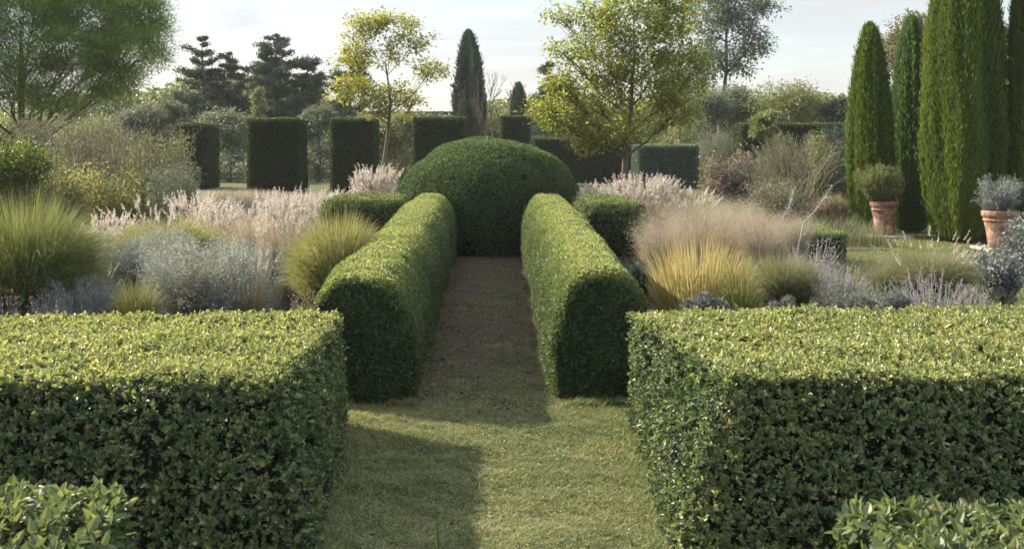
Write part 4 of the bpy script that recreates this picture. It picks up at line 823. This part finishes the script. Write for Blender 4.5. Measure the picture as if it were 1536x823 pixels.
# ================================================================== POTS
terra_m = noise_mat('weathered_terracotta', [(.30, (.12, .068, .048)), (.5, (.24, .135, .098)), (.62, (.36, .25, .20)), (.72, (.50, .44, .39))], 9.0, 8, .85, .25, 40)
def pot(px, d, H, Rt, label, seed):
    root = empty('terracotta_pot', (gx(px, d), d, .05), label, 'plant pot', 'terracotta pots beside the cypresses')
    def lathe(M, prof, mat=0):
        p = np.array(prof); ph = np.linspace(0, 2*np.pi, 49)
        V = np.stack([p[:, None, 0]*np.cos(ph), p[:, None, 0]*np.sin(ph), np.repeat(p[:, 1:2], 49, 1)], -1); grid(M, V, mat)
    M = MB(); rb = Rt*.60
    lathe(M, [(0, 0), (rb, 0), (rb+.012, .012), (rb+(Rt*.86-rb)*.5, H*.36), (Rt*.86, H*.70), (Rt*.87, H*.715), (Rt*.915, H*.725), (Rt*.925, H*.74), (Rt*.915, H*.755), (Rt*.88, H*.765), (Rt*.89, H*.80)])
    M.build('body', [terra_m], root)
    M = MB(); lathe(M, [(Rt*.89, H*.80), (Rt*.93, H*.83), (Rt*.98, H*.86), (Rt, H*.90), (Rt, H*.96), (Rt*.985, H*.99), (Rt*.95, H), (Rt*.90, H*.99), (Rt*.88, H*.9), (Rt*.86, H*.80)]); M.build('rim', [terra_m], root)
    M = MB(); lathe(M, [(Rt*.87, H*.905), (0, H*.92)]); M.build('soil', [soil_m], root)
pot(1326, 23.3, .70, .29, 'left terracotta pot standing between the two slim cypresses', 1)
pot(1501, 20.6, .67, .33, 'right terracotta pot in front of the cypresses, partly behind silver leaves', 2)
stone_m = noise_mat('pale_stone', [(.3, (.26, .23, .19)), (.7, (.40, .36, .30))], 6, 6, .9, .3)
def plinth(px, d, w_, label):
    M = MB(); x = gx(px, d); C = box(-w_/2, w_/2, -w_/2, w_/2, .05); C[4:, :2] *= .985
    M.add(C, np.array([(0, 1, 5, 4), (1, 2, 6, 5), (2, 3, 7, 6), (3, 0, 4, 7), (4, 5, 6, 7)]), 0)
    tag(M.build('stone_slab', [stone_m], None, (x, d, 0)), label, 'stone slab', 'stone slabs under the pots')
plinth(1330, 23.3, .85, 'flat pale stone slab under the left terracotta pot')
plinth(1501, 20.6, .80, 'flat pale stone slab under the right terracotta pot')
shrub(1318, 31, 238, 23.3, olive_m, 273, 'dome of grey green twigs growing in the left terracotta pot', 520, .045, .011, 60, sig=.02, name='potted_shrub', group='shrubs growing in the pots', z0=.70, rbase=.35, hvar=.6, lean=1.15, tilt=.6, dirup=1, curl=.8)
shrub(1497, 38, 256, 20.6, blue_m, 274, 'loose silver lavender growing in the right terracotta pot', 230, .045, .010, 50, sig=.02, name='potted_shrub', group='shrubs growing in the pots', z0=.62, rbase=.35, hvar=.65, lean=.9, stem=silvertwig_m)

# ================================================================== AIR
def haze():
    me = bpy.data.meshes.new('haze'); b = box(-905, 905, -205, 1505, 14); b[:4, 2] = -1
    me.from_pydata([tuple(v) for v in b], [], [(0, 1, 5, 4), (1, 2, 6, 5), (2, 3, 7, 6), (3, 0, 4, 7), (4, 5, 6, 7), (3, 2, 1, 0)])
    m = bpy.data.materials.new('haze'); m.use_nodes = True; t = m.node_tree; t.nodes.clear()
    o = t.nodes.new('ShaderNodeOutputMaterial'); v = t.nodes.new('ShaderNodeVolumePrincipled'); t.links.new(v.outputs[0], o.inputs['Volume'])
    v.inputs['Color'].default_value = (.86, .90, .95, 1); v.inputs['Density'].default_value = .0003; v.inputs['Anisotropy'].default_value = .2
    me.materials.append(m); ob = bpy.data.objects.new('haze', me); COL.objects.link(ob); tag(ob, None, None, None, 'stuff')
haze()
sc.cycles.volume_bounces = 0
# single tall grass stem standing in the near lawn
def lone_stem():
    M = MB(); d = 5.15; x = gx(659, d); t = np.linspace(0, 1, 9)
    PT = np.stack([x - .014*t**1.5*1.2, d + 0*t, t*gz(752, d)], 1)[None]
    r = rng(5); k = 9; S = np.array([1, .35, 0])/1.06
    ww = np.interp(t, [0, .5, 1], [.011, .010, .0015])[:, None]*.6; V = np.stack([PT[0]-S*ww, PT[0]+[0, .004, 0], PT[0]+S*ww], 1)
    grid(M, V, 0, .4, True); grid(M, V[:, ::-1] + [0, .0015, 0], 0, .4, True)
    tag(M.build('grass_stem', [g_green]), 'single upright green blade standing in the near lawn', 'grass blade')
lone_stem()
